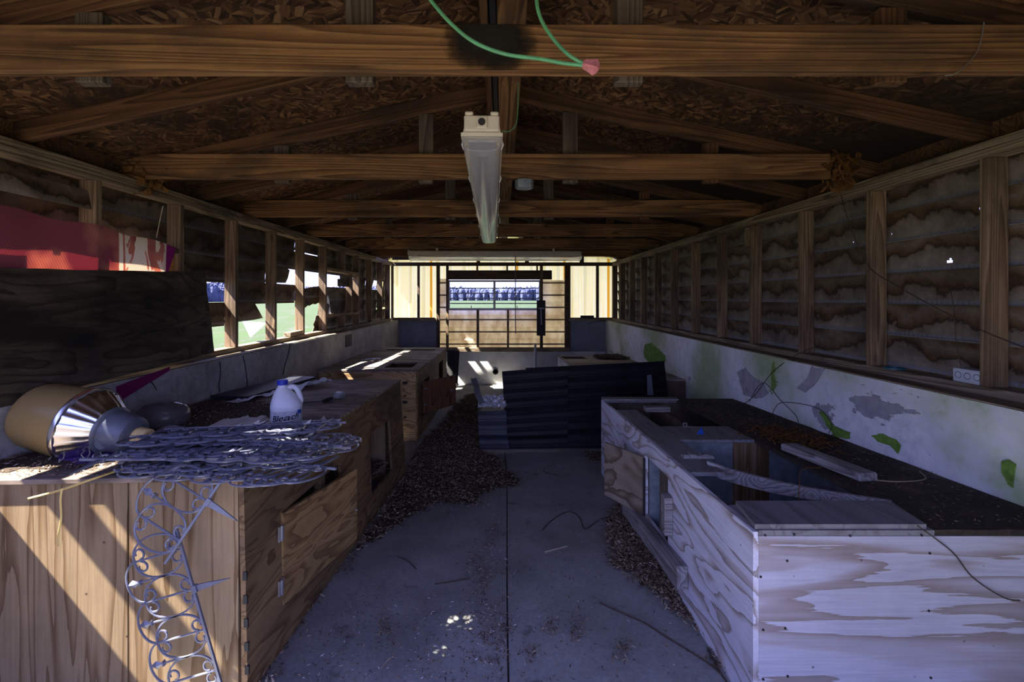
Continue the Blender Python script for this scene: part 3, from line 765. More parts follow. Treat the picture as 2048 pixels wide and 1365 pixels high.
# ---- roof trusses: every second rafter pair has a bottom chord and posts
def rh(X): return 1.155 - 0.218 * abs(X)
def truss(Yc, label, chord=True, mat=None, cut=(2.165, 2.165), posts=(-1.27, -0.44, 0.39, 1.20)):
    name = 'roof_truss' if chord else 'rafter_pair'
    t = thing(name, label, 'roof truss' if chord else 'rafters', (0, Yc + 0.03, hz(0.677)), 'timber roof trusses' if chord else 'rafter pairs between the trusses')
    mt = mat or M['truss_red']
    for s in (-1, 1):
        xe = 2.42
        beam('rafter', (s * 0.004, Yc + 0.057, hz(rh(0) + 0.046)), (s * xe, Yc + 0.057, hz(rh(xe) + 0.046)), 0.037, 0.089, mt, t)
    if chord:
        beam('bottom_chord', (-cut[0], Yc + 0.019, hz(0.747)), (cut[1], Yc + 0.019, hz(0.747)), 0.038, 0.14, M['truss'], t)
        for i, x in enumerate(posts):
            beam('web_post', (x, Yc + 0.057, hz(0.662)), (x, Yc + 0.057, hz(rh(x) + 0.0)), 0.037, 0.085, M['grey_post'] if i != 3 else M['truss_red'], t, up=(1, 0, 0))
    return t
TL = ['nearest roof truss, its bottom chord scorched black at the middle', 'second roof truss, above the near end of the hanging light', 'third roof truss, behind the junction box', 'fourth roof truss, at the far end of the long hanging light', 'fifth roof truss, in front of the crosswise light', 'sixth roof truss, directly above the crosswise light']
for i in range(6):
    truss(1.356 + 1.22 * i, TL[i], cut=(2.165, 1.86 if i == 1 else 2.165))
RL = ['rafter pair between the nearest and second trusses', 'rafter pair between the second and third trusses', 'rafter pair between the third and fourth trusses', 'rafter pair between the fourth and fifth trusses', 'rafter pair between the fifth and sixth trusses', 'rafter pair between the last truss and the back wall']
for i in range(6): truss(1.356 + 0.61 + 1.22 * i, RL[i], chord=False)
# ridge timbers
t = thing('ridge_beam', 'long ridge timber running away under the roof peak with two dark side boards', 'ridge beam', (0.03, 4.0, hz(1.0)))
beam('timber', (0.033, 0.14, hz(1.07)), (0.033, 8.6, hz(1.07)), 0.105, 0.138, M['truss'], t)
beam('side_board', (-0.034, 0.14, hz(1.075)), (-0.034, 8.6, hz(1.075)), 0.024, 0.12, M['black_matte'], t)
beam('side_board', (-0.067, 0.14, hz(1.085)), (-0.067, 8.6, hz(1.085)), 0.03, 0.12, M['truss_red'], t)
# scorch on the nearest chord: charred skin of its own shape
k = NM('scorched_wood', 0.9)
v = k.co(rand=False); f = k.math('ADD', k.noise(v, 9.0, 5, 0.6), 0.0)
k.color((0.012, 0.010, 0.008))
rx = k.n('ShaderNodeVectorMath', {0: k.n('ShaderNodeMapping', {'Vector': v, 'Scale': (6.6, 0.0, 9.5)}).outputs[0]}, operation='LENGTH').outputs['Value']
al = k.ramp(k.math('ADD', rx, k.math('MULTIPLY', k.math('SUBTRACT', f, 0.5), 0.9)), [(0.35, 0.97), (1.0, 0.0)])
k.set(k.b.inputs['Alpha'], al); M['scorch'] = k.m
m = MB(); m.box((-0.21, 1.3548, hz(0.678)), (0.16, 1.3556, hz(0.816)))
sc = bpy.data.objects['roof_truss']
o = m.build('scorch_mark', M['scorch'], sc)
o.data.transform(Matrix.Translation(-(Vector((-0.035, 1.355, hz(0.76))) - Vector(sc.location)))); o.location = Vector((-0.035, 1.355, hz(0.76))) - Vector(sc.location)
o['label'] = 'black scorched patch'

# rotten strand board hanging from the eaves
def rot_clump(name, label, c, size, seed):
    rr = random.Random(seed); m = MB()
    for i in range(110):
        p = Vector(c) + Vector((rr.gauss(0, size[0]), rr.gauss(0, size[1]), rr.gauss(0, size[2])))
        q = [Vector((rr.uniform(-1, 1), rr.uniform(-0.4, 0.4), rr.uniform(-1, 1))) * rr.uniform(0.02, 0.05) for _ in range(2)]
        nrm = q[0].cross(q[1]); nrm = nrm.normalized() * 0.008 if nrm.length > 1e-6 else Vector((0, 0.008, 0))
        m.poly([p - q[0] * rr.uniform(.6, 1), p - q[1] * rr.uniform(.6, 1), p + (q[0] - q[1]) * 0.5, p + q[0], p + q[1] * rr.uniform(.6, 1.1)], nrm)
    return tag(m.build(name, M['rot']), label, 'rotten board')
rot_clump('rotten_board', 'orange brown rotten strand board hanging in crumbling pieces at the right eave', (1.93, 2.60, hz(0.74)), (0.04, 0.022, 0.065), 3)
rot_clump('rotten_board', 'dark crumbled strand board hanging at the left eave', (-2.04, 2.62, hz(0.745)), (0.04, 0.03, 0.06), 5)

# ================================================================== BACK WALL
def bp(x, y, Y=YB): return at(x, y, Y)
def brect(m, x0, y0, x1, y1, Y=YB, t=0.04):
    a = bp(x0, y1, Y); b = bp(x1, y0, Y)
    m.box((a.x, Y, a.z), (b.x, Y + t, b.z)); return m
wb = struct(brect(MB(), 784, 704, 1226, 790, YB + 0.005, 0.18).build('wall_back', M['wall_back']))
def bpart(name, x0, y0, x1, y1, mat, Y=YB, t=0.04):
    o = brect(MB(), x0, y0, x1, y1, Y, t).build(name, mat, wb, bev=0.003); o['kind'] = 'structure'; return o
bpart('top_plate', 782, 525, 1228, 532, M['dark_wood'], YB, 0.07)
for x0, x1 in ((782, 785.6), (872.8, 879), (1130, 1141), (1226, 1229)): bpart('post', x0, 532, x1, 704 if 800 < x0 < 1200 else 640, M['dark_wood'], YB, 0.08)
for x0, x1 in ((834.5, 838.6), (1193, 1198)): bpart('mullion_stud', x0, 532, x1, 636, M['dark_wood'], YB, 0.07)
bpart('panel_sill', 784, 636, 874, 643, M['plate'], YB - 0.03, 0.12)
bpart('panel_sill', 1138, 636, 1227, 643, M['plate'], YB - 0.03, 0.12)
bpart('lower_board', 785, 643, 873, 706, M['blue_panel'], YB + 0.02, 0.03)
bpart('lower_board', 1136, 643, 1226, 708, M['blue_panel'], YB + 0.02, 0.03)
bpart('post', 892, 532, 897, 697, M['stud'], YB - 0.004, 0.06)
bpart('post', 1080, 532, 1086, 697, M['stud'], YB - 0.004, 0.06)
bpart('header', 897, 541, 1104, 559.5, M['dark_wood'], YB + 0.01, 0.04)
for x0, x1 in ((953, 956), (1012.6, 1016), (1073, 1076)): bpart('cripple_stud', x0, 532, x1, 541.5, M['dark_wood'], YB, 0.06)
for x0, x1 in ((953, 958), (1014, 1018)): bpart('cripple_stud', x0, 620, x1, 697, M['stud'], YB - 0.003, 0.06)
bpart('bottom_plate', 879, 696.5, 1141, 704, M['plate'], YB - 0.04, 0.14)
for x0, x1 in ((954, 960), (1050, 1058), (1160, 1168)): bpart('gable_stud', x0, 505, x1, 525, M['dark_wood'], YB, 0.05)
bpart('wall_stub', 784, 505, 840, 520, M['dark_wood'], YB + 0.01, 0.02)
# horizontal tan siding around the window
m = MB()
def sid_skip(x, z):
    px = CX + x / (YB + 0.1) * F; py = CY - (z - CZ) / (YB + 0.1) * F
    if 897 < px < 1082 and py < 621: return True
    if px > 1082 and py < 561: return True
    if px < 897 and py < 558: return True
    return False
Ys = YB + 0.10
xs = merge([at(p, 0, Ys).x for p in (879, 897, 960, 1020, 1082, 1131)])
za, zb_ = at(0, 704, Ys).z, at(0, 556, Ys).z
zs = merge([at(0, p, Ys).z for p in (558, 561, 621)], frange(za, zb_, 44))
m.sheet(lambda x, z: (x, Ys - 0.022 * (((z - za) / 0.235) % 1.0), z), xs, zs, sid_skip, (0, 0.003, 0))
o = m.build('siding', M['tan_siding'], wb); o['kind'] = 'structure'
# yellow ribbed sheets outside with orange battens
Yy = YB + 0.22
m = MB()
xs = []
x = -2.45
while x < 2.45:
    xs += [x, x + 0.10, x + 0.118, x + 0.142, x + 0.16]; x += 0.262
def rib(x): 
    f_ = (x + 2.45) % 0.262
    return -0.02 if 0.114 < f_ < 0.146 else 0.0
def yskip(x, z):
    px = CX + x / Yy * F; py = CY - (z - CZ) / Yy * F
    if 893 < px < 1086 and 560 < py < 622: return True
    if z > hz(ridge_h - 0.218 * abs(x)): return True
    return False
zs = merge([hz(-1.02), hz(1.22)], [at(0, p, Yy).z for p in (560, 622)], frange(hz(-1.0), hz(0.6), 6), frange(hz(0.66), hz(1.2), 12))
xs = merge(xs, [at(p, 0, Yy).x for p in (893, 1086)])
m.sheet(lambda x, z: (x, Yy + rib(x), z), xs, zs, yskip, (0, 0.0015, 0))
o = m.build('yellow_sheet', M['yellow_panel'], wb); o['kind'] = 'structure'
for x0, x1, y0, y1 in ((860, 864.5, 510, 660), (1032, 1036, 512, 541), (1127, 1131, 512, 560), (1214.5, 1219.5, 518, 660), (952, 956, 512, 541)):
    bpart('outer_batten', x0, y0, x1, y1, M['batten'], YB + 0.17, 0.004)

# louvred window
Yw = YB + 0.03
wn_ = struct(thing('window_1', None, None, at(989, 620, Yw)))
def wpart(name, x0, y0, x1, y1, mat, par=None, Y=Yw, t=0.03):
    o = brect(MB(), x0, y0, x1, y1, Y, t).build(name, mat, par or wn_); return o
wpart('frame_rail', 897, 560.5, 1081, 564.5, M['jal_frame']); wpart('frame_rail', 897, 617.5, 1081, 621, M['jal_frame'])
for x0, x1 in ((897, 899.5), (986.5, 991), (1078, 1081)): wpart('frame_stile', x0, 564.5, x1, 617.5, M['jal_frame'])
for xa, xb in ((899.5, 986.5), (991, 1078)):
    for i in range(5):
        yt = 566 + i * 10.3
        a, b = at(xa, yt + 10.5, Yw), at(xb, yt, Yw)
        m = MB(); m.hexa([(a.x, Yw + 0.075, a.z), (b.x, Yw + 0.075, a.z), (b.x, Yw + 0.08, a.z), (a.x, Yw + 0.08, a.z), (a.x, Yw + 0.005, b.z), (b.x, Yw + 0.005, b.z), (b.x, Yw + 0.01, b.z), (a.x, Yw + 0.01, b.z)])
        o = m.build('louvre_pane', M['glass'], wn_)
        m = MB(); m.box((a.x, Yw + 0.066, a.z - 0.010), (b.x, Yw + 0.085, a.z + 0.010)); m.build('clip', M['jal_frame'], o, origin=Vector(wn_.location))
for x in (943, 1034):
    p = at(x, 618, Yw - 0.02); m = MB()
    m.box((p.x - 0.05, p.y - 0.02, p.z - 0.025), (p.x + 0.05, p.y + 0.02, p.z + 0.01)); m.tube([p, p + Vector((0, -0.05, 0.03)), p + Vector((0.0, -0.07, 0.06))], 0.008)
    m.build('crank_handle', M['jal_frame'], wn_)

# fittings on the back wall
t = thing('fuse_panel', 'black electrical panel with a pale lever on the right of the louvred window', 'electrical panel', at(1082, 672, YB - 0.06))
m = MB(); brect(m, 1073.7, 601, 1091, 672, YB - 0.06, 0.055); m.build('board', M['panel_black'], t, bev=0.004)
m = MB(); a = at(1083, 650, YB - 0.07); b = at(1082, 618, YB - 0.07); m.tube([a, b, b + Vector((0.03, 0, 0.02))], 0.01); m.tube([at(1077, 617, YB - 0.07), at(1089, 617, YB - 0.07)], 0.012); m.build('lever', M['box_grey'], t)
m = MB(); brect(m, 1081, 672, 1086, 697, YB - 0.05, 0.04); m.build('conduit', M['panel_black'], t)
m = MB(); p0 = at(1070.5, 690, YB - 0.12); m.tube([Vector((p0.x, p0.y, fz(p0.y))), p0, p0 + Vector((-0.03, 0, 0.02))], 0.022, 10); m.tube([p0 + Vector((0, 0, -0.11)), p0 + Vector((0, 0, -0.15))], 0.03, 10)
tag(m.build('standpipe', M['box_grey'], smooth=True), 'blue grey standpipe rising from the floor before the back wall', 'pipe')
m = MB(); p = at(991, 744, YB - 0.01); m.lathe([(0.055, 0), (0.055, 0.02), (0.04, 0.02), (0.038, 0.0)], Matrix.Translation(p) @ Matrix.Rotation(PI / 2, 4, 'X'), 20); tag(m.build('drain_sleeve', M['panel_black']), 'round black drain hole in the pale back wall', 'drain')
m = MB(); brect(m, 1161, 631.5, 1188, 637.5, YB - 0.045, 0.012); m.lathe([(0.03, 0), (0.03, 0.004)], Matrix.Translation(at(1173, 634.5, YB - 0.047)) @ Matrix.Rotation(PI / 2, 4, 'X'), 12); tag(m.build('cover_plate', M['panel_black']), 'small black cover plate on the back sill, right of the window', 'plate')
m = MB(); a = at(893, 704, 8.35); b = at(917, 704, 8.35); m.hexa([(a.x, 8.35, fz(8.35)), (b.x - .02, 8.35, fz(8.35)), (b.x - .02, 8.38, fz(8.38)), (a.x, 8.38, fz(8.38)), (a.x, 8.52, a.z), (b.x, 8.52, a.z), (b.x, 8.55, a.z), (a.x, 8.55, a.z)])
tag(m.build('leaning_board', M['panel_black']), 'dark board leaning on the back wall beside the far left cabinet', 'board')

# ================================================================== CABINETS
LG = 'plywood cabinets'
# ---- near left cabinet
def c1top(Y): return hz(-(0.57 + SL * Y))
Y0, Y1 = 1.603, 3.886
c1 = thing('plywood_cabinet', 'near left plywood cabinet with orange brown sides and a pile of scrollwork on top', 'cabinet', (-1.4, 2.7, fz(2.7)), LG)
def c1x(Y, d):
    t = (Y - Y0) / (Y1 - Y0)
    xt = -0.912 + 0.037 * t; xb = -0.897 + 0.073 * t
    return xt + (xb - xt) * min(1, d / 0.79)
def c1f(Y, d): return (c1x(Y, d), Y, c1top(Y) - 0.018 - d * (0.772 / 0.79))
m = MB()
m.sheet(c1f, [Y0, 1.87, 2.5, 3.0, 3.5, Y1], [0, 0.235, 0.63, 0.79], lambda y, d: 0.235 < d < 0.63 and (1.87 < y < 2.5 or 3.0 < y < 3.5), (-0.018, 0, 0))
m.build('front_panel', M['ply_front'], c1)
def c1e(x): return Y0 + 0.05 * (x + 0.912)
for xa, xb in ((-0.9325, -1.303), (-1.3085, -1.955)):
    m = MB(); ya, yb = c1e(xa), c1e(xb); ins = 0.004
    m.hexa([(xa, ya + ins, fz(ya)), (xb, yb + ins, fz(yb)), (xb, yb + .022, fz(yb)), (xa, ya + .022, fz(ya)), (xa, ya + ins, c1top(ya) - .019), (xb, yb + ins, c1top(yb) - .019), (xb, yb + .022, c1top(yb) - .019), (xa, ya + .022, c1top(ya) - .019)])
    m.build('end_panel', M['ply_end'], c1)
m = MB(); m.hexa([(-0.85, Y1 - .02, fz(Y1)), (-1.95, Y1 - .02, fz(Y1)), (-1.95, Y1, fz(Y1)), (-0.826, Y1, fz(Y1)), (-0.88, Y1 - .02, c1top(Y1) - .019), (-1.95, Y1 - .02, c1top(Y1) - .019), (-1.95, Y1, c1top(Y1) - .019), (-0.876, Y1, c1top(Y1) - .019)])
m.build('end_panel', M['ply_x'], c1)
m = MB(); xr = -1.957
a = [(-0.905, Y0 - .012, 0), (-0.868, Y1 + .01, 0), (xr, Y1 + .01, 0), (xr, c1e(xr) - .012, 0)]
m.hexa([(x, y, c1top(y) - .018) for x, y, _ in a] + [(x, y, c1top(y)) for x, y, _ in a])
m.build('top_panel', M['ply_top'], c1, bev=0.002)
m = MB(); m.box((-0.894 - .03, Y0 + .02, fz(1.7)), (-0.93 - .03, Y0 + .06, c1top(1.7) - .03)); m.build('corner_post', M['ply_edge'], c1)
for i in range(6):      # black plugs in the corner edge
    z = CZ - (1150 + 47 * i - 596) / F * Y0
    m = MB(); m.box((-0.9145 + .002 * i, Y0 - .003, z - .02), (-0.9005 + .002 * i, Y0 + .004, z + .01)); m.build('edge_plug', M['panel_black'], c1)
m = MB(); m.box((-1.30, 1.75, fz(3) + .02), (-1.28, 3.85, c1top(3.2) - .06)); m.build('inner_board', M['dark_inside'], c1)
for Y in (2.72, 3.62):
    m = MB(); m.box((-1.3, Y, fz(3.6) + .03), (-0.93, Y + .02, c1top(3.7) - .04)); m.build('divider', M['ply_end'], c1)
m = MB(); m.box((-0.95, 2.30, fz(2.3)), (-0.915, 2.345, c1top(2.4) - .03)); m.build('inner_post', M['ply_edge'], c1)
th = math.radians(10.5); hx, hy = -0.902, 1.85
m = MB(); m.sheet(lambda u, d: (hx + 0.012 + u * math.sin(th), hy + u * math.cos(th), hz(-0.876 - SL * u * 2.0 - d)), [0, .6], [0, .375], None, (-0.016 * math.cos(th), 0.016 * math.sin(th), 0))
dr = m.build('door', M['ply_door'], c1)
for y in (1067, 1175):
    p = onx(562, y, -0.888); m = MB(); m.box((p.x - .005, p.y - .016, p.z - .03), (p.x + .004, p.y + .016, p.z + .03)); m.tube([p + Vector((.005, 0, -.03)), p + Vector((.005, 0, .03))], .005)
    m.build('hinge', M['steel'], dr, origin=c1.location)
p = at(706, 1020, 2.42); m = MB(); m.box((p.x - .006, p.y - .02, p.z - .008), (p.x + .006, p.y + .03, p.z + .008)); m.tube([p, p + Vector((.02, .01, -.006))], .005); m.build('latch', M['steel'], dr, origin=c1.location)

# ---- two joined far left cabinets
def c2top(Y): return hz(-(0.70 + 0.013 * Y))
FX = -0.90
def far_cab(label, ya, yb, ops, tops, grain='ply_x'):
    c = thing('plywood_cabinet', label, 'cabinet', (-1.4, (ya + yb) / 2, fz((ya + yb) / 2)), LG)
    vb = merge([0, 1], [o[2] for o in ops], [o[3] for o in ops])
    m = MB(); m.sheet(lambda y, d: (FX, y, c2top(y) - .018 + (fz(y) - c2top(y) + .018) * d), merge([ya, yb], [o[0] for o in ops], [o[1] for o in ops]), vb, lambda y, d: any(o[0] < y < o[1] and o[2] < d < o[3] for o in ops), (-.018, 0, 0))
    m.build('front_panel', M['ply_front'], c)
    for y in (ya, yb - .02):
        m = MB(); m.hexa([(FX - .0185, y, fz(y)), (-1.95, y, fz(y)), (-1.95, y + .018, fz(y)), (FX - .0185, y + .018, fz(y)), (FX - .0185, y, c2top(y) - .0185), (-1.95, y, c2top(y) - .0185), (-1.95, y + .018, c2top(y) - .0185), (FX - .0185, y + .018, c2top(y) - .0185)])
        m.build('end_panel', M[grain], c)
    m = MB(); m.sheet(lambda x, y: (x, y, c2top(y) - .018), merge([-1.957, FX + .008], [t[0] for t in tops], [t[1] for t in tops]), merge([ya - .004, yb - .003], [t[2] for t in tops], [t[3] for t in tops]), lambda x, y: any(t[0] < x < t[1] and t[2] < y < t[3] for t in tops), (0, 0, .018))
    m.build('top_panel', M['ply_top_far'], c)
    m = MB(); m.box((-1.42, ya + .05, fz(yb) + .03), (-1.40, yb - .05, c2top(yb) - .04)); m.build('inner_board', M['orange_wood'], c)
    return c
c2 = far_cab('left plywood cabinet with a square hole in its top and an open brown door', 4.82, 6.06, [(5.1, 5.6, .22, .78)], [(-1.30, -0.995, 4.98, 5.42)])
for y, w in ((766, .03), (805, .03), (835, .02), (792, .015)):
    p = at(810, y, 4.82); m = MB(); m.lathe([(1, 0), (1, .003)], Matrix.Translation(p + Vector((0, -.0015, 0))) @ Matrix.Rotation(PI / 2, 4, 'X') @ Matrix.Diagonal((w, .55 * w, 1, 1)), 14)
    m.build('slot', M['panel_black'], c2)
dirv = Vector((0.337, 0.35, 0)).normalized(); nv = Vector((dirv.y, -dirv.x, 0)) * -0.015
m = MB(); m.sheet(lambda u, d: Vector((FX + .004, 5.1, hz(-0.948 + .05 * u - d))) + dirv * u, [0, .486], [0, .355], None, nv)
dr = m.build('door', M['brown_door'], c2); dr['label'] = 'dark brown door swung open'
for x, y in ((850, 778), (850, 810), (903, 780)):
    u = (x - 845) / 66 * .486; p = Vector((FX + .004, 5.1, 0)) + dirv * u - nv * 0.25; p.z = CZ - (y - 596) / F * p.y
    m = MB(); q = dirv * 0.03; m.tube([p - q, p + q], [.012, .004], 6); m.build('hinge', M['steel'], dr, origin=c2.location)
c3 = far_cab('plywood cabinet at the far end of the left row, against the back wall', 6.063, 7.29, [(6.45, 6.88, .16, .8)], [])
m = MB(); m.box((-1.75, 6.85, c2top(7) + .001), (-1.02, 6.93, c2top(7) + .013)); tag(m.build('dark_batten', M['panel_black']), 'thin dark batten lying across the far left cabinet top', 'batten')
m = MB(); 
for i in range(14): 
    q = [onx(745, 714, -1.62) + Vector((R.uniform(-.12, .12), R.uniform(-.1, .1), 0)) for _ in range(3)]
    m.poly([Vector((p.x, p.y, c2top(p.y) + .002 + R.uniform(0, .02))) for p in q], (0, 0, .001))
tag(m.build('plastic_scrap', M['film']), 'scrap of crumpled plastic on the cabinet top with the square hole', 'scrap')

# ---- near right pale box
RX0, RX1, RY0, RY1 = 0.84, 1.955, 1.525, 3.87
def rt(Y): return hz(-(0.73 + SL * Y))
b1 = thing('plywood_cabinet', 'near right cabinet of bleached white plywood with two big holes cut in its top', 'cabinet', (1.4, 2.7, fz(2.7)), LG)
m = MB(); m.sheet(lambda y, d: (RX0, y, rt(y) - .004 - d), [RY0, 2.31, 2.68, RY1], [0, .10, .45, .626], lambda y, d: 2.31 < y < 2.68 and .10 < d < .45, (.018, 0, 0))
m.build('front_panel', M['white_front'], b1)
m = MB(); y = RY0; m.hexa([(RX0 + .0185, y, fz(y)), (RX1, y, fz(y)), (RX1, y + .018, fz(y)), (RX0 + .0185, y + .018, fz(y)), (RX0 + .0185, y, rt(y) - .019), (RX1, y, rt(y) - .019), (RX1, y + .018, rt(y) - .019), (RX0 + .0185, y + .018, rt(y) - .019)])
ep = m.build('end_panel', M['white_end'], b1)
for x, yy in ((1530, 1071), (1588, 1069), (1700, 1072), (1843, 1071), (1574, 1122), (1521, 1154), (1859, 1107), (1526, 1260), (1570, 1257), (1575, 1353), (1857, 1222), (1526, 1359), (1861, 1356)):
    p = at(x, yy, RY0); mm = MB(); mm.lathe([(.0042, 0), (.0042, .002)], Matrix.Translation(p + Vector((0, -.0005, 0))) @ Matrix.Rotation(PI / 2, 4, 'X'), 8); mm.build('nail_head', M['panel_black'], ep, origin=b1.location)
m = MB(); y = RY1 - .018; m.hexa([(RX0 + .0185, y, fz(y)), (RX1, y, fz(y)), (RX1, y + .018, fz(y)), (RX0 + .0185, y + .018, fz(y)), (RX0 + .0185, y, rt(y) - .019), (RX1, y, rt(y) - .019), (RX1, y + .018, rt(y) - .019), (RX0 + .0185, y + .018, rt(y) - .019)])
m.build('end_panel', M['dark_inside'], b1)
def rskip(x, y):
    if 1.01 < x < 1.45 and 2.93 < y < 3.79: return True
    if x < 1.01 and 3.43 < y < 3.79: return True
    if 1.017 < x < 1.45 and 1.73 < y < 2.62: return True
    if x < 1.02 and 1.73 < y < 2.085 - 0.0 + 0.05 * nz(x * 30, 1): return True
    return False
m = MB(); m.sheet(lambda x, y: (x, y, rt(y) - .018), merge([RX0 + .02, .90, .94, .98, 1.01, 1.018, 1.45]), merge([RY0 + .002, 1.73, 2.06, 2.085, 2.11, 2.62, 2.93, 3.43, 3.79, RY1]), rskip, (0, 0, .018))
m.build('top_panel', M['box_top'], b1)
m = MB(); m.sheet(lambda x, y: (x, y, rt(y) - .018), frange(1.4505, RX1, 8), frange(RY0 + .002, RY1, 24), None, lambda x, y: (0, 0, .019 + .006 * abs(nz(x * 9, y * 9))))
m.build('top_panel', M['dirt_top'], b1); 
m = MB(); z = rt(3.83); m.box((RX0 + .002, 3.795, z), (1.47, 3.868, z + .016)); m.build('far_rail', M['weathered'], b1)
m = MB(); q = [(.885, 1.728), (1.47, 1.728), (1.43, 1.535), (.852, 1.535)]; m.hexa([(x, y, rt(y) + .0005) for x, y in q] + [(x, y, rt(y) + .017) for x, y in q]); m.build('top_board', M['box_top'], b1)
# inside: galvanised divider with a timber upright
m = MB(); m.box((RX0 + .02, 2.66, fz(2.66) + .005), (1.93, 2.672, rt(2.66) - .02)); dv = m.build('divider', M['galv'], b1)
m = MB(); m.box((1.345, 2.64, fz(2.66) + .005), (1.546, 2.6595, rt(2.66) - .02)); m.build('divider_upright', M['ply_end'], b1)
m = MB(); m.box((1.72, 1.56, fz(2) + .005), (1.735, 2.63, rt(2) - .05)); m.build('liner', M['galv'], b1)
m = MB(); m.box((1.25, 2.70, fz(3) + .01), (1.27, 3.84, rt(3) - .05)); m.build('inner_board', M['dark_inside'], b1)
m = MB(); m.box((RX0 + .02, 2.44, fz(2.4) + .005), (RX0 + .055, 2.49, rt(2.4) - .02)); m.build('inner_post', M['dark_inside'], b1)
# door swung away
ha, hb = Vector((RX0 - .006, 2.68, 0)), Vector((0.672, 3.0, 0)); dv = (hb - ha); nv = Vector((dv.y, -dv.x, 0)).normalized() * .014
m = MB(); m.sheet(lambda u, d: Vector((ha.x + dv.x * u, ha.y + dv.y * u, hz(-0.942 - .012 * u - d))) , [0, 1], [0, .345], None, nv)
dr = m.build('door', M['swing_door'], b1); dr['label'] = 'brown stained door swung open on its hinge'
m = MB(); m.tube([ha + Vector((0, 0, hz(-1.285))), ha + Vector((0, 0, hz(-.945)))], .008, 8); m.build('hinge', M['panel_black'], dr, origin=b1.location)
m = MB(); m.box((.797, 2.235, hz(-1.175)), (.8395, 2.295, hz(-.985))); m.build('cleat', M['weathered'], b1, bev=.004)
beam('base_rail', (.812, 3.0, hz(-1.37)), (.812, 2.05, hz(-1.265)), .05, .10, M['weathered'], b1, bev=.004)
# things on the pale box
tag(beam('short_plank', (1.50, 2.39, rt(2.39) + .029), (1.56, 1.935, rt(1.935) + .029), .09, .036, M['weathered'], bev=.006), 'mossy grey plank lying on the dirty top of the pale right cabinet', 'plank')
cv = spline([(0.985, 2.19, rt(2.19) + .018), (1.11, 2.10, rt(2.1) - .005), (1.28, 1.95, rt(1.95) - .012), (1.47, 1.72, rt(1.72) + .020)], 8)
m = MB(); vs = []
for i, p in enumerate(cv):
    t = (cv[min(i + 1, len(cv) - 1)] - cv[max(i - 1, 0)]).normalized(); s_ = Vector((t.y, -t.x, 0)).normalized() * .009
    vs.append((p - s_, p + s_, p + s_ + Vector((0, 0, -.055 * math.sin(min(1, i / 4) * PI / 2) * (1 - .75 * (i / (len(cv) - 1)) ** 3) - .006)), p - s_ + Vector((0, 0, -.055 * math.sin(min(1, i / 4) * PI / 2) * (1 - .75 * (i / (len(cv) - 1)) ** 3) - .006))))
for i in range(len(cv) - 1): m.add(list(vs[i]) + list(vs[i + 1]), [(0, 1, 5, 4), (1, 2, 6, 5), (2, 3, 7, 6), (3, 0, 4, 7)])
m.add(vs[0], [(0, 1, 2, 3)]); m.add(vs[-1], [(3, 2, 1, 0)])
tag(m.build('warped_strip', M['weathered']), 'long warped strip of plywood bent across the nearer hole of the pale cabinet', 'wood strip')
m = MB(); c = onfl(1410, 912, 0); Yc = 664 / (914 - 626.5)
for i in range(5):
    p = Vector((.93 + .028 * i, Yc - .01 + R.uniform(-.01, .01), rt(Yc) + .0005)); m.hexa([p + Vector((dx * .02, dy * R.uniform(.015, .03), 0)) for dx, dy in ((-1, -1), (1, -1), (1, 1), (-1, 1))] + [p + Vector((dx * .016, dy * .014, R.uniform(.012, .024))) for dx, dy in ((-1, -1), (1, -1), (1, 1), (-1, 1))])
tag(m.build('wood_chunk', M['weathered']), 'broken grey wood chunk at the splintered end of the pale cabinet top', 'wood chunk')
m = MB(); Yb = 3.36; m.box((1.055, Yb - .02, rt(Yb) + .001), (1.235, Yb + .055, rt(Yb) + .036)); tag(m.build('wood_block', M['weathered'], bev=.003), 'small timber block beside the farther hole of the pale cabinet', 'wood block')
p = Vector((1.17, 2.915, rt(2.915) + .014)); m = MB(); m.tube([p + Vector((.012 * math.cos(a), 0, .012 * math.sin(a))) for a in frange(0, 2 * PI, 16)[:-1]], .0035, 6, close=True); m.tube([p + Vector((0, 0, -.012)), p + Vector((.05, .002, -.0125))], .003)
tag(m.build('eye_screw', M['weathered'], smooth=True), 'small eye screw on the rim of the pale cabinet farther hole', 'screw')
Yb = 664 / (869 - 626.5); p = at(1401, 869, Yb); p.z = rt(Yb) + .001; m = MB(); m.add([p + Vector((-.025, .0, 0)), p + Vector((.025, .01, 0)), p + Vector((.02, .03, .035)), p + Vector((.018, -.01, .0))], [(0, 1, 2), (0, 3, 1), (1, 3, 2), (0, 2, 3)])
tag(m.build('blue_scrap', M['blue_scrap']), 'small bright blue plastic scrap between the two holes of the pale cabinet', 'scrap')

# ---- far right box behind the black sheets
def r2t(Y): return hz(-(0.71 + SL * Y))
b2 = thing('plywood_cabinet', 'far right cabinet mostly hidden behind the black roofing sheets', 'cabinet', (1.44, 6.2, fz(6.2)), LG)
QX, QA, QB = .925, 4.86, 7.6
m = MB(); m.sheet(lambda y, d: (QX, y, r2t(y) - .018 - d), [QA, QB], [0, .63], None, (.018, 0, 0)); m.build('front_panel', M['white_front'], b2)
for y in (QA, QB - .02):
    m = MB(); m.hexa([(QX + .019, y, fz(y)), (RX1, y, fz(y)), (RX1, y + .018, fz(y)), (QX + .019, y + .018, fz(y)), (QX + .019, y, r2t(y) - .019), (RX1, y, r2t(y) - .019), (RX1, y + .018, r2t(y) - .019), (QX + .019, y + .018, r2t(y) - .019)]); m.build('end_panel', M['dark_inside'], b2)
m = MB(); m.sheet(lambda x, y: (x, y, r2t(y) - .018), [QX, .96, 1.33, RX1], [QA, 7.08, 7.46, QB], lambda x, y: .96 < x < 1.33 and 7.08 < y < 7.46, (0, 0, .018)); m.build('top_panel', M['ply_top_far'], b2)

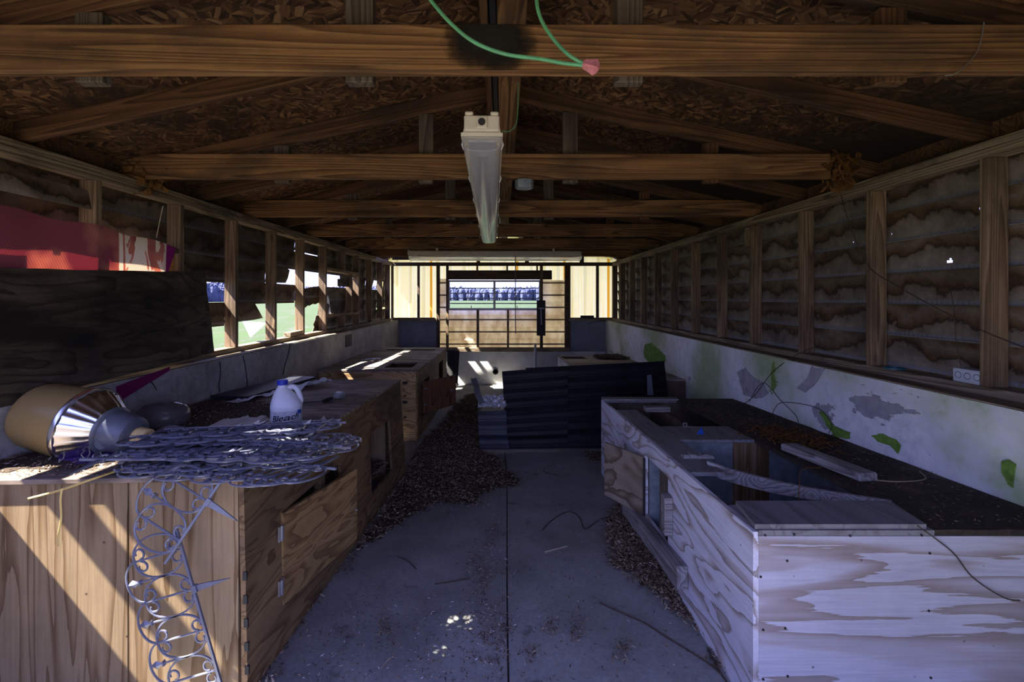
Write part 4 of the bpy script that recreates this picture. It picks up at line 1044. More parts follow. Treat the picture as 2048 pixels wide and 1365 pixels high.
# ================================================================== BLACK ROOFING SHEETS
def metal_sheet(label, rows, nv=36, off=0.0, ribs=9, amp=.009, mat='black_metal', ragged=False):
    # rows: list of (left point, right point) from bottom to top
    m = MB()
    L = [Vector(r[0]) for r in rows]; Rr = [Vector(r[1]) for r in rows]
    nseg = len(rows) - 1
    def f(u, v):
        t = v * nseg; i = min(int(t), nseg - 1); w = t - i
        a = L[i].lerp(L[i + 1], w); b = Rr[i].lerp(Rr[i + 1], w)
        ph = (v * ribs) % 1.0
        rib_ = -amp if ph < .16 else (-amp * .35 if .5 < ph < .58 else 0)
        p = a.lerp(b, u); p.y += off + rib_ + .004 * nz(u * 3, v * 4, off * 50)
        return p
    vs = merge(*[[max(0, min(1, (i + q) / ribs)) for i in range(ribs + 1)] for q in (0, .02, .14, .16, .5, .52, .56, .58)], [0, 1])
    m.sheet(f, frange(0, 1, 8), vs, None, (0, .002, 0))
    return tag(m.build('roofing_sheet', M[mat]), label, 'metal sheet', 'black metal roofing sheets')
metal_sheet('broad black ribbed roofing sheet at the front, bent across its middle', [(at(1018, 899, 4.50), at(1136, 897, 4.50)), (at(1009, 826, 4.66), at(1136, 816, 4.66)), (at(1004, 743, 4.70), at(1136, 733, 4.70))])
metal_sheet('black ribbed roofing sheet behind, running right behind the pale cabinet', [(at(1120, 899, 4.525), at(1345, 899, 4.525)), (at(1120, 815, 4.69), at(1338, 800, 4.69)), (at(1050, 737, 4.72), at(1330, 723, 4.72))], off=.022, ribs=7)
metal_sheet('small dark blue roofing sheet standing at the left of the black sheets', [(at(960, 899, 4.48), at(1019, 899, 4.48)), (at(957, 862, 4.56), at(1014, 862, 4.56)), (at(955, 822, 4.60), at(1013, 820, 4.60))], off=-.012, ribs=4, mat='blue_metal')
m = MB(); a = [at(1295, 791, 4.63), at(1307, 791, 4.63), at(1303, 750, 4.68), at(1294, 751, 4.68)]; m.poly(a, (0, .004, 0))
tag(m.build('bent_flashing', M['housing']), 'narrow bluish strip of flashing on the right of the black sheets', 'metal strip')
# crumpled foil faced foam and torn strip on the small sheet
m = MB(); 
P0 = at(984, 808, 4.63)
m.sheet(lambda u, v: P0 + Vector((u * .28 + .02 * nz(u * 9, v * 9, 1), v * .16 + .02 * nz(u * 8, v * 8, 3), .07 * v + .035 * nz(u * 12, v * 12, 7))), frange(-.5, .5, 14), frange(-.35, .8, 10), None, (0, 0, .004))
tag(m.build('foil_insulation', M['foil']), 'crumpled pale foil insulation along the top of the small roofing sheet', 'insulation')
m = MB(); q = [at(966, 812, 4.62), at(956, 790, 4.64), at(953, 775, 4.66), at(947, 757, 4.66)]
for a, b in zip(q, q[1:]): m.poly([a + Vector((-.028, 0, 0)), a + Vector((.03, 0, 0)), b + Vector((.03, 0, .004)), b + Vector((-.03, 0, -.004))], (0, .004, 0))
tag(m.build('bent_metal_strip', M['black_matte']), 'dark torn metal strip bent upright at the left of the roofing sheets', 'metal strip')
m = MB(); a = [at(975, 812, 4.68), at(1005, 798, 4.85), at(1010, 812, 4.68)]; m.poly(a, (0, 0, -.004)); tag(m.build('metal_offcut', M['black_matte']), 'dark triangular metal offcut behind the foil insulation', 'metal offcut')

# ================================================================== LEFT WALL: plywood board and towel
def lw(x, y, X=-2.055): return onx(x, y, X)
Pb = [(412, 545), (428, 704)]
ta, tb = lw(413, 545), lw(429, 705, -1.943)
m = MB()
def board(u, v):   # u 0 near .. 1 right edge
    top = Vector((-2.055, 0.72, hz(.178 - .043 * (ta.y - .72)))).lerp(ta, u); bot = Vector((-1.943, 0.72, hz(-.47))).lerp(tb, u)
    p = bot.lerp(top, v); p.x += .010 * v * math.sin(u * 5) ; p.z += .006 * nz(u * 14, 2.0) * (1 if v > .5 else -1); p.y += .012 * nz(v * 6, 9.0) * u
    return p
m.sheet(board, frange(0.44, 1, 20), frange(0, 1, 8), None, (-.012, 0, 0))
tag(m.build('plywood_board', M['dark_ply']), 'big dark mouldy plywood board fixed across the left wall studs', 'plywood board')
m = MB()
def tw(u, v):
    Y = 1.83 + (2.875 - 1.83) * u
    topz = .378 - .004 * u - .05 * u * u + .008 * math.sin(u * 17)
    botz = .02
    Yr = Y - (1 - v) * .10 * u
    z = botz + (topz - botz) * v
    return (-2.074 + .012 * math.sin(u * 12 + v * 2) * v, Yr, hz(z))
m.sheet(tw, frange(0, 1, 40), frange(0, 1, 14), None, (-.0015, 0, 0))
tag(m.build('beach_towel', M['towel'], origin=(0, 0, CZ - .0)), 'red and pink woven towel with pale leaf shapes nailed over the left wall opening', 'towel')
m = MB()
a0, a1 = lw(230, 782, -1.958), lw(333, 741, -1.958)
m.sheet(lambda u, v: (-1.952 + .012 * u, a0.y + (a1.y - a0.y) * u, a0.z + (a1.z - a0.z) * (u ** .9) - (1 - v) * .085 * (1 - .75 * u) + .02), frange(0, 1, 14), frange(0, 1, 4), None, (.002, 0, 0))
tag(m.build('towel_tail', M['towel_hem']), 'purple hem of a cloth hanging below the dark plywood board', 'cloth')
# siding offcut under the left plate, caught light put into its paler colour
m = MB(); m.sheet(lambda y, h: (-2.10 - .02 * h, y, hz(.45 + .10 * h)), frange(1.80, 2.33, 6), [0, .5, 1], None, (-.003, 0, 0)); tag(m.build('siding_strip', M['siding_r']), 'paler stained siding strip under the top plate above the towel', 'siding board')

# ================================================================== LIGHTS OF THE ROOM (all unlit)
def tube_fixture(label, p0, p1, hang, hx_=()):
    p0, p1 = Vector(p0), Vector(p1); L = (p1 - p0).length
    Mx = axes(p0, p1)
    t = thing('tube_light', label, 'ceiling light', (p0 + p1) / 2, 'unlit vapour tight tube lights')
    def tr(m_): m_.v = [Mx @ q for q in m_.v]; return m_
    w = .063; hL = L / 2
    m = MB(); prof = [(-w, 0), (w, 0), (w * .86, .045), (w * .7, .058), (-w * .7, .058), (-w * .86, .045)]
    m.poly([(-hL + .004, y, z) for y, z in prof], (L - .008, 0, 0)); tr(m).build('body', M['cream'], t)
    m = MB(); m.box((-hL, -w - .006, -.010), (hL, w + .006, .002)); m.box((-hL + .01, -w + .004, -.012), (hL - .01, w - .004, -.0101)); tr(m).build('rim', M['cream'], t)
    m = MB(); m.box((-hL + .03, -w * .72, -.020), (hL - .03, w * .72, -.013)); tr(m).build('reflector', M['steel'], t)
    m = MB()
    for s in (-1, 1): m.tube([(-hL + .05, s * w * .86, -.019), (hL - .05, s * w * .86, -.019)], .004, 6)
    tr(m).build('gasket', M['yellow_strip'], t)
    for s in (-1, 1):
        m = MB(); m.tube([(-hL + .06, s * w * .36, -.034), (hL - .06, s * w * .36, -.034)], .0105, 10)
        if hang is None: tr(m).build('tube', M['fix_white'], t)
    m = MB(); us = [-1, -.985, .985, 1]
    def cov(u, a):
        k_ = .75 if abs(u) > .99 else 1
        c_ = math.cos(a); s_ = math.sin(a)
        return (u * hL, -w * 1.02 * (abs(c_) ** .5) * (1 if c_ > 0 else -1), -.012 - .062 * k_ * (abs(s_) ** .6))
    m.sheet(cov, us, frange(0, PI, 14), None, (0, 0, .0025)); 
    for u in (-1, 1):
        m.poly([Vector(cov(u, a)) + Vector((-u * .001, 0, 0)) for a in frange(0, PI, 14)], (-u * .002, 0, 0))
    tr(m).build('cover', M['clear'], t, smooth=True)
    m = MB(); m.box((-hL - .014, -.058, .004), (-hL + .004, .058, .055)); m.box((-hL - .02, -.02, .010), (-hL - .012, .02, .052)); m.box((-hL - .014, -.055, .055), (-hL + .004, -.028, .068)); m.box((-hL - .014, .028, .055), (-hL + .004, .055, .068)); ec = tr(m).build('end_cap', M['cream'], t, bev=.004)
    m = MB(); m.lathe([(.012, 0), (.012, .004)], Matrix.Translation((-hL - .023, 0, .03)) @ Matrix.Rotation(PI / 2, 4, 'Y'), 14); tr(m).build('cable_hole', M['panel_black'], ec, origin=t.location)
    for i in range(6):
        for s in (-1, 1):
            x = -hL + .1 + (L - .2) * i / 5; m = MB(); m.tube([(x, s * (w + .003), .012), (x, s * (w + .009), -.004), (x, s * (w + .002), -.022)], .0035, 5); tr(m).build('clip', M['fix_white'], t)
    for x in hx_:
        m = MB(); m.box((x - .012, -.03, .058), (x + .012, .03, hang)); tr(m).build('hanger', M['cream'], t)
    return t
tube_fixture('long unlit tube light with clear cover running away from the camera under the trusses', (-.068, 1.50, hz(.543)), (-.117, 3.94, hz(.543)), .1345, (-.125, 1.095))
tube_fixture('long unlit tube light fixed crosswise under the trusses before the back wall', (-1.28, 6.255, hz(.585)), (1.08, 6.255, hz(.580)), .097, (-.8, .8))
cp = spline([(.175, 6.19, hz(.575)), (.176, 6.19, hz(.2)), (.175, 6.193, hz(-.2)), (.178, 6.19, hz(-.485))], 5); m = MB(); m.tube(cp, .007, 5); tag(m.build('pull_cord', M['grey_wire']), 'thin cord hanging straight down from the crosswise tube light', 'cord')
p = at(1048, 368, 2.62); m = MB(); m.lathe([(.05, 0), (.053, .012), (.053, .045), (.045, .05)], Matrix.Translation((p.x, 2.60, hz(.625))), 8)
t = m.build('junction_box', M['galv']); tag(t, 'octagonal galvanised junction box under the second truss chord', 'junction box')
for dx in (-.03, .03):
    m = MB(); m.lathe([(.006, 0), (.006, .004)], Matrix.Translation((p.x + dx, 2.60, hz(.62))), 8); m.build('screw', M['steel'], t, origin=t.location)
# wires with the red nut, close to the camera
w1 = spline([at(845, -25, 1.0), at(865, 5, 1.0), at(905, 50, 1.0), at(950, 85, 1.0), at(1010, 108, 1.0), at(1080, 118, 1.0), at(1130, 127, 1.0), at(1172, 131, 1.0)], 6)
w2 = spline([at(1073, -25, 1.02), at(1074, 10, 1.02), at(1085, 45, 1.02), at(1110, 82, 1.01), at(1140, 112, 1.0), at(1172, 130, 1.0)], 6)
t = thing('wire_pair', 'two green wires hanging from the roof, twisted together in a faded red wire nut', 'wires', at(1172, 131, 1.0))
for w_ in (w1, w2):
    w_[0] = w_[0] + Vector((0, 0, .0)); m = MB(); m.tube([w_[0] + Vector((-.10 if w_ is w1 else -.0, 0, .25)), w_[0] + Vector((-.03 if w_ is w1 else -.0, 0, .1))] + w_, .0042, 7); m.build('wire', M['green_wire'], t, smooth=True)
m = MB(); a, b = at(1166, 128, 1.0), at(1197, 138, 1.0); m.lathe([(.006, 0), (.010, .006), (.0125, .018), (.016, .028), (.011, .034), (.004, .038)], axes(a, b) @ Matrix.Rotation(PI / 2, 4, 'Y') @ Matrix.Translation((0, 0, -.019)), 10, ripple=5, amp=.14); m.build('wire_nut', M['pink_nut'], t)
def cord(name, label, pts, r, mat, cat, n=5):
    m = MB(); m.tube(spline(pts, 6), r, n); return tag(m.build(name, mat, smooth=True), label, cat)
cord('dangling_cord', 'thin dark cord looped over the right end of the nearest truss chord', [at(1968, 45, 1.345), at(1962, 80, 1.345), at(1950, 110, 1.345), at(1915, 145, 1.345), at(1890, 152, 1.36)], .0018, M['grey_wire'], 'cord')
cord('green_wire', 'thin green wires looping beside the ridge timber above the long light', [at(1036, 165, 2.0), at(1034, 240, 2.0), at(1020, 262, 2.0), at(1004, 262, 2.0)], .0022, M['green_wire'], 'wire')
cord('pale_string', 'pale string hanging down behind the top of the towel', [at(326, 412, 2.72), at(320, 440, 2.72), at(313, 476, 2.72)], .002, M['pale_wire'], 'string')

# ================================================================== ON THE NEAR LEFT CABINET
def ont(x, y, dz=0.0):
    Y = F * (0.57 - dz) / (y - CY - F * SL); return at(x, y, Y)
# yard light lying on its side
L0, L1 = Vector((-1.885, 1.872, hz(-.484))), Vector((-1.45, 1.835, hz(-.562)))
A = axes(L0, L1) @ Matrix.Translation((-(L1 - L0).length / 2, 0, 0)) @ Matrix.Rotation(PI / 2, 4, 'Y')
t = thing('yard_light', 'old yard light lying on its side with amber drum, ribbed aluminium reflector and grey housing', 'lamp', (L0 + L1) / 2 - Vector((0, 0, .12)))
m = MB(); m.lathe([(.105, -.03), (.122, -.022), (.130, .0), (.138, .12), (.143, .195)], A, 48, ripple=24, amp=.004); m.build('refractor_drum', M['refractor'], t, smooth=True)
m = MB(); m.lathe([(.150, .192), (.153, .200), (.150, .212), (.143, .214), (.143, .196)], A, 48); m.build('rim', M['alu'], t, smooth=True)
m = MB(); m.lathe([(.143, .213), (.136, .222), (.118, .252), (.098, .285), (.078, .303)], A, 96, cap=False, ripple=24, amp=.020); m.build('reflector', M['alu'], t, smooth=True)
m = MB(); m.lathe([(.090, .300), (.094, .306), (.090, .312), (.082, .316), (.078, .36), (.070, .405), (.054, .417)], A, 36); hs = m.build('housing', M['housing'], t, smooth=True)
m = MB(); q = A @ Vector((.060, .045, .335)); m.box((q.x - .02, q.y - .012, q.z - .008), (q.x + .022, q.y + .012, q.z + .012)); m.build('clasp', M['panel_black'], hs, origin=t.location)
m = MB(); m.lathe([(.034, .417), (.036, .424), (.036, .440), (.034, .442), (.034, .447), (.036, .450), (.036, .465), (.030, .470)], A, 28); m.build('photocell', M['tan_cap'], t, smooth=True)
q0 = ont(190, 872, .05); q1 = ont(160, 897, .02); q2 = ont(140, 905, .01)
m = MB(); m.tube([A @ Vector((.02, -.066, .345)), q0, q1], [.030, .024, .020], 12); m.build('arm_socket', M['housing'], t, smooth=True)
m = MB(); m.tube(spline([q1 + Vector((-.02, .0, .03)), q1 + Vector((-.05, -.02, .02)), q2, q2 + Vector((-.02, -.03, -.002))], 5), .011, 8); m.build('bracket', M['housing'], t, smooth=True)
# smoky dome
p = ont(312, 852); m = MB()
Dm = Matrix.Translation((p.x, p.y + .05, c1top(p.y + .05) + .001)) @ Matrix.Rotation(math.radians(6), 4, 'Y')
m.lathe([(.112, 0), (.118, .03), (.112, .068), (.09, .092), (.05, .104), (.002, .107)], Dm, 32, cap=False); m.lathe([(.109, 0), (.115, .03), (.109, .066), (.088, .089), (.05, .101), (.002, .104)], Dm, 32, cap=False)
tag(m.build('clear_dome', M['smoke'], smooth=True), 'smoky clear plastic dome lying behind the yard light', 'dome cover')
# bleach jug
jp = ont(573, 868); jz = c1top(jp.y) + .001
J = Matrix.Translation((jp.x, jp.y, jz)) @ Matrix.Rotation(math.radians(24), 4, 'Z')
t = thing('bleach_jug', 'white plastic bleach jug with blue cap and worn label', 'jug', (jp.x, jp.y, jz))
def ring(z, rx, ry, n=40, e=2.6, ox=0.0):
    out = []
    for k_ in range(n):
        a = 2 * PI * k_ / n; c_, s_ = math.cos(a), math.sin(a)
        out.append(J @ Vector((ox + rx * math.copysign(abs(c_) ** (2 / e), c_), ry * math.copysign(abs(s_) ** (2 / e), s_), z)))
    return out
sec = [(0, .060, .052, 0), (.006, .066, .058, 0), (.02, .068, .060, 0), (.118, .068, .060, 0), (.122, .070, .062, 0), (.14, .0695, .0615, 0), (.158, .062, .056, -.003), (.18, .051, .047, -.008), (.20, .039, .037, -.013), (.216, .027, .026, -.016), (.222, .021, .021, -.017), (.236, .020, .020, -.017)]
m = MB(); vs = []
for z, rx, ry, ox in sec: vs += ring(z, rx, ry, ox=ox, e=2.6 if z < .17 else 2.1)
n = 40; fs = [tuple(range(n))[::-1], tuple((len(sec) - 1) * n + i for i in range(n))]
for i in range(len(sec) - 1):
    for k_ in range(n): fs.append((i * n + k_, i * n + (k_ + 1) % n, (i + 1) * n + (k_ + 1) % n, (i + 1) * n + k_))
m.add(vs, fs); m.build('body', M['jug'], t, smooth=True)
m = MB(); m.tube([J @ Vector(q) for q in spline([(-.004, 0, .206), (.018, 0, .219), (.036, 0, .216), (.048, 0, .20), (.058, 0, .172), (.062, 0, .148), (.055, 0, .138)], 5)], .0125, 12); m.build('handle', M['jug'], t, smooth=True)
m = MB(); m.lathe([(.0225, .232), (.0235, .235), (.0235, .252), (.021, .255)], J @ Matrix.Translation((-.017, 0, 0)), 28, ripple=28, amp=.02); m.build('cap', M['blue_cap'], t)
def jwrap(x, z, off=.0008):       # wrap label coordinates round the jug (x along the girth, measured from the side that faces the room's doorway)
    a = -PI / 2 - .0 + x / .064; c_, s_ = math.cos(a), math.sin(a); e = 2.6
    return J @ Vector(((.068 + off) * math.copysign(abs(c_) ** (2 / e), c_), (.060 + off) * math.copysign(abs(s_) ** (2 / e), s_), z))
m = MB(); m.sheet(lambda x, z: jwrap(x, z), frange(-.10, .10, 36), [.018, .116], None, (0, 0, 0.0)); lb = m.build('label', M['label'], t)
def text_on_jug(body, size, x0, z0, mat, shear=.25, name='lettering'):
    cu = bpy.data.curves.new(name, 'FONT'); cu.body = body; cu.size = size; cu.shear = shear; cu.offset = .0006; cu.resolution_u = 3
    to = bpy.data.objects.new(name, cu); COL.objects.link(to)
    dg = bpy.context.evaluated_depsgraph_get(); dg.update()
    me = bpy.data.meshes.new_from_object(to.evaluated_get(dg)); bpy.data.objects.remove(to)
    bm = bmesh.new(); bm.from_mesh(me)
    bmesh.ops.subdivide_edges(bm, edges=[e_ for e_ in bm.edges if e_.calc_length() > size * .25], cuts=2)
    for v_ in bm.verts: v_.co = jwrap(v_.co.x + x0, v_.co.y + z0 + v_.co.x * .10, .0019) - Vector(t.location)
    bm.to_mesh(me); bm.free(); me.materials.clear(); me.materials.append(mat)
    o = bpy.data.objects.new(name, me); COL.objects.link(o); o.parent = lb; return o
text_on_jug('Bleach', .040, -.058, .070, M['ink'])
m = MB()
for i, (x0, x1, z) in enumerate(((-.03, .052, .061), (.0, .052, .053))): m.sheet(lambda x, z_: jwrap(x, z_ + .1 * (x + .058), .0012), frange(x0, x1, 8), [z, z + .0025], None, (0, 0, 0))
m.build('underline', M['ink'], lb, origin=t.location)
m = MB(); m.sheet(lambda x, z_: jwrap(x, z_, .0012), frange(.042, .068, 6), [.100, .118], None, (0, 0, 0)); m.build('blue_flash', M['ink_blue'], lb, origin=t.location)
# black slab and crumpled film
m = MB(); q = [(-1.93, 3.00, .004), (-1.655, 2.96, .004), (-1.50, 3.66, .035), (-1.715, 3.74, .035)]
m.hexa([(x, y, c1top(y) + d) for x, y, d in q] + [(x, y, c1top(y) + d + .022) for x, y, d in q]); tag(m.build('black_tray', M['black_matte'], bev=.003), 'flat black panel lying on crumpled film at the back of the near left cabinet', 'panel')
m = MB()
def film(u, v):
    a = Vector((-1.80, 2.90, 0)).lerp(Vector((-1.52, 3.70, 0)), u); b = Vector((-1.66, 2.86, 0)).lerp(Vector((-1.36, 3.62, 0)), u)
    p = a.lerp(b, v); w_ = .3 + u
    p.z = c1top(p.y) + .003 + w_ * (.020 + .035 * nz(u * 9, v * 5, 1.0)) * (.4 + v) * (1 if u > .1 else .5); p.z = max(p.z, c1top(p.y) + .002)
    p.x += .02 * nz(u * 13, v * 6, 4.0) * w_; return p
m.sheet(film, frange(0, 1, 46), frange(.3, 1, 14), None, (0, 0, .0008)); tag(m.build('plastic_film', M['film']), 'crumpled white plastic film beside the black panel on the near left cabinet', 'plastic film')
# hand tool
t = thing('hand_tool', 'small tool with dark handle and clear square head on the near left cabinet', 'tool', ont(668, 802))
a, b, c = ont(603, 806, .006), ont(645, 803, .010), ont(664, 797, .014)
m = MB(); m.tube([a, b], .003, 6); m.build('shaft', M['panel_black'], t)
m = MB(); m.tube([b, (b + c) / 2, c], [.008, .013, .010], 10); m.build('grip', M['panel_black'], t, smooth=True)
m = MB(); H = axes(c, ont(684, 790, .02)) ; m.box((-.01, -.03, -.014), (.05, .03, .024)); m.v = [H @ q_ for q_ in m.v]; m.build('head', M['clear'], t, bev=.008)
m = MB(); m.box((-.004, -.018, -.010), (.034, .018, .010)); m.v = [H @ q_ for q_ in m.v]; m.build('insert', M['galv'], t)
# strips and cardboard
def ribbon(name, label, cat, pts, width, mat, side=None, th_=.0018):
    sp = spline(pts, 8); m = MB()
    for i in range(len(sp) - 1):
        a, b = sp[i], sp[i + 1]; s1 = Vector(side) * width / 2
        m.hexa([a - s1, b - s1, b + s1, a + s1, a - s1 + Vector((0, 0, th_)), b - s1 + Vector((0, 0, th_)), b + s1 + Vector((0, 0, th_)), a + s1 + Vector((0, 0, th_))])
    return tag(m.build(name, mat), label, cat)
ribbon('plastic_strip', 'curved grey plastic strip bowed up in front of the smoky dome', 'plastic strip', [ont(305, 868, .004), ont(322, 860, .03), ont(345, 858, .035), ont(372, 866, .022), ont(392, 874, .006)], .05, M['grey_strip'], (.0, 1, .25))
m = MB()
def card(u, v):
    y_ = 2.07 + .16 * v + .05 * u; x_ = -1.37 + .36 * u
    return (x_, y_, c1top(y_) + .030 + .012 * (1 if (u * 4.2) % 1 < .35 else 0) * (.4 + .6 * (u > .3)) + .010 * math.sin(u * 5) + .012 * v)
m.sheet(card, frange(0, 1, 60), frange(0, 1, 3), None, (0, 0, .003)); tag(m.build('ridged_card', M['card']), 'pale ridged card lying behind the scrollwork pile', 'card')
m = MB()
def pur(u, v):
    a = ont(122, 922); x_ = a.x + .22 * u; y_ = a.y - .04 + .12 * v + .03 * nz(u * 3, v * 3); return (x_, y_, c1top(y_) + .003 + .012 * abs(nz(u * 8, v * 8)))
m.sheet(pur, frange(0, 1, 16), frange(0, 1, 8), lambda u, v: (u - .5) ** 2 * 4 + (v - .5) ** 2 * 4 > 1.0 + .5 * nz(u * 4, v * 4), (0, 0, .002)); tag(m.build('purple_cloth', M['purple']), 'purple rag in front of the yard light', 'cloth')
cord('frayed_string', 'frayed pale string over the purple rag', [ont(118, 925, .006), ont(150, 900, .02), ont(172, 918, .01), ont(190, 890, .03), ont(205, 915, .01)], .0018, M['pale_wire'], 'string')
cord('yellow_strip', 'straw yellow strip sticking out past the near edge of the left cabinet', [at(56, 998, 1.44), at(120, 981, 1.47), at(190, 957, 1.52), at(250, 937, 1.62)], .0035, M['yellow_strip'], 'strip', 4)
cord('yellow_strip', 'straw yellow strip hanging down the end of the near left cabinet', [at(124, 978, 1.455), at(121, 1000, 1.447), at(122, 1040, 1.445), at(116, 1075, 1.445), at(117, 1094, 1.44)], .0035, M['yellow_strip'], 'strip', 4)

# ---- scroll edging panels
PITCH = .14
def scroll_panel(nmod, label, stakes=(0, 2)):
    t = thing('scroll_edging', label, 'garden edging', (0, 0, 0), 'grey scrolled garden edging panels')
    r_ = .0036
    H = .165
    m = MB()
    def V(u, v): return Vector((u, v, 0))
    def cscroll(cx, cy, sx, sy, rad=.019):
        pts = []
        for i in range(15):
            a = i / 14 * 1.65 * PI; q_ = rad * (1 - .42 * i / 14)
            pts.append(V(cx + sx * (rad - q_ * math.cos(a)) , cy + sy * (q_ * math.sin(a) * 1.0)))
        m.tube(pts, [r_ * (1 if i < 11 else .85) for i in range(15)], 5)
    for i in range(nmod):
        u = i * PITCH
        oval = [V(u + PITCH * .5 * math.copysign(abs(math.cos(a)) ** .8, math.cos(a)), H / 2 + H / 2 * math.sin(a)) for a in frange(0, 2 * PI, 28)[:-1]]
        m.tube(oval, r_, 5, close=True)
        for sx in (-1, 1):
            cscroll(u + sx * .004, .022, sx, 1); cscroll(u + sx * .004, H - .022, sx, -1)
    m.build('scrollwork', M['iron'], t, local=True, smooth=True)
    m = MB(); m.box((-PITCH * .55, -.004, -.004), (PITCH * (nmod - .45), .004, .004)); m.build('rail', M['iron'], t, local=True)
    for i in range(nmod):
        m = MB(); m.tube([V(i * PITCH, 0), V(i * PITCH, H + .004)], .0036, 6); m.build('upright', M['iron'], t, local=True)
        if i < nmod - 1:
            u0 = i * PITCH; m = MB(); m.tube([V(u0 + PITCH * (.5 - .5 * math.cos(a)), H - .004 + .048 * math.sin(a)) for a in frange(0, PI, 14)], r_, 5); m.build('top_arc', M['iron'], t, local=True, smooth=True)
            uu = u0 + PITCH / 2
            m = MB(); m.tube([V(uu, H * .5), V(uu, H + .002)], .0034, 5)
            b_ = [V(uu, H), V(uu - .014, H + .022), V(uu, H + .046), V(uu + .014, H + .022)]
            m.add(b_ + [V(uu, H + .02) + Vector((0, 0, .008)), V(uu, H + .02) - Vector((0, 0, .008))], [(0, 1, 4), (1, 2, 4), (2, 3, 4), (3, 0, 4), (1, 0, 5), (2, 1, 5), (3, 2, 5), (0, 3, 5)]); m.box((uu - .008, H - .004, -.006), (uu + .008, H + .001, .006)); m.build('finial', M['iron'], t, local=True)
    for i in stakes:
        if i >= nmod: continue
        u = i * PITCH; m = MB(); m.poly([V(u - .010, -.004), V(u + .010, -.004), V(u + .008, -.05), V(u, -.125), V(u - .008, -.05)], (0, 0, .006)); m.box((u - .012, -.012, -.006), (u + .012, .004, .008)); m.build('stake', M['iron'], t, local=True)
    return t
def place(o, origin, uax, vax):
    x = Vector(uax).normalized(); y = Vector(vax); y = (y - x * x.dot(y)).normalized(); z = x.cross(y)
    Mx = Matrix((x, y, z)).transposed(); o.location = origin; o.rotation_euler = Mx.to_euler()
proto = scroll_panel(5, 'topmost panel of the scrollwork pile')
pl = [(-1.28, 1.70, 8), (-1.33, 1.62, 14), (-1.30, 1.58, -4), (-1.36, 1.55, 2), (-1.26, 1.66, -10), (-1.30, 1.76, 20), (-1.32, 1.60, 9), (-1.22, 1.83, -6), (-1.27, 1.56, 5), (-1.38, 1.64, -2), (-1.24, 1.60, -16), (-1.34, 1.70, 26), (-1.30, 1.545, -9), (-1.20, 1.68, 12)]
PL = ['topmost panel of the scrollwork pile, its rail toward the yard light'] + ['grey scrolled edging panel in the heaped pile on the near left cabinet'] * 13
for i, (x, y, a) in enumerate(pl):
    o = proto if i == 0 else copy_tree(proto)
    o['label'] = PL[i]
    if i: o['group'] = 'edging panels heaped in the pile'
    lvl = (13 - i) * .0065 + .006
    a = math.radians(a); flip = 1 if i % 4 == 3 else -1
    u = Vector((math.cos(a), math.sin(a), 0)); v = Vector((-math.sin(a), math.cos(a), 0)) * (1 if flip > 0 else 1)
    org = Vector((x, y, c1top(y) + lvl))
    if flip < 0: org += u * .56 + v * .17; u, v = -u, -v
    u = u + Vector((0, 0, -SL * u.y + R.uniform(-.012, .012))); v = v + Vector((0, 0, -SL * v.y + R.uniform(-.05, .10)))
    place(o, org, u, v)
Yh = 1.515
h1 = scroll_panel(4, 'lower scrolled edging panel hanging down the end of the near left cabinet', stakes=(1, 9))
u = (at(427, 1315, Yh) - at(361, 1086, Yh)); place(h1, at(364, 1098, Yh) + Vector((0, 0.0, 0)), u, at(0, 0, Yh) - at(100, -30, Yh))
h2 = scroll_panel(2, 'upper scrolled edging panel hanging from the pile over the cabinet edge', stakes=(1, 9))
u = (at(410, 1000, Yh) - at(361, 1083, Yh)); place(h2, at(361, 1083, Yh - .012), u + Vector((0, .035, 0)), at(0, 0, Yh) - at(100, 26, Yh))

# ================================================================== VINES, TWIGS, SMALL THINGS ON THE RIGHT WALL
cord('dead_vine', 'dead vine trailing from the eave across two right wall studs', [onx(1682, 390, 2.04), onx(1700, 450, 2.03), onx(1735, 530, 2.05), onx(1790, 570, 2.03), onx(1880, 620, 2.05), onx(1960, 660, 2.04), onx(2060, 700, 2.05)], .0028, M['twig'], 'vine')
cord('dead_vine', 'dead stem arching from the right wall plate down to the pale cabinet', [onx(1640, 690, 2.02), onx(1590, 712, 1.98), onx(1545, 745, 1.95), onx(1510, 790, 1.93), onx(1488, 808, 1.92)], .0026, M['twig'], 'vine')
cord('dead_vine', 'dead stem forking against the white wall above the pale cabinet corner', [onx(1498, 805, 1.93), onx(1515, 775, 1.94), onx(1532, 768, 1.945), onx(1560, 800, 1.945), onx(1590, 830, 1.94), onx(1597, 846, 1.93)], .0022, M['twig'], 'vine')
cord('dead_vine', 'dead stem bending down beside the green peeling patch', [onx(1543, 832, 1.93), onx(1562, 806, 1.945), onx(1630, 815, 1.945), onx(1662, 845, 1.94), onx(1657, 868, 1.93)], .0022, M['twig'], 'vine')
cord('dead_vine', 'thin dead stem hanging over the grey electrical box', [onx(1890, 560, 2.07), onx(1905, 600, 2.06), onx(1912, 680, 2.06), onx(1922, 735, 2.05)], .002, M['twig'], 'vine')
cord('dead_vine', 'thin dead stem running down the white end of the near right cabinet', [at(1835, 1052, 1.50), at(1905, 1105, 1.515), at(1945, 1155, 1.518), at(2005, 1195, 1.512), at(2040, 1202, 1.51)], .0022, M['twig'], 'vine')
cord('dead_vine', 'reddish stem curling inside the nearer hole of the pale cabinet', [Vector((1.17, 1.80, rt(1.8) - .03)), Vector((1.20, 1.84, rt(1.8) + .03)), Vector((1.28, 1.95, rt(1.9) + .055)), Vector((1.40, 2.0, rt(2) + .05))], .0018, M['rot'], 'vine')
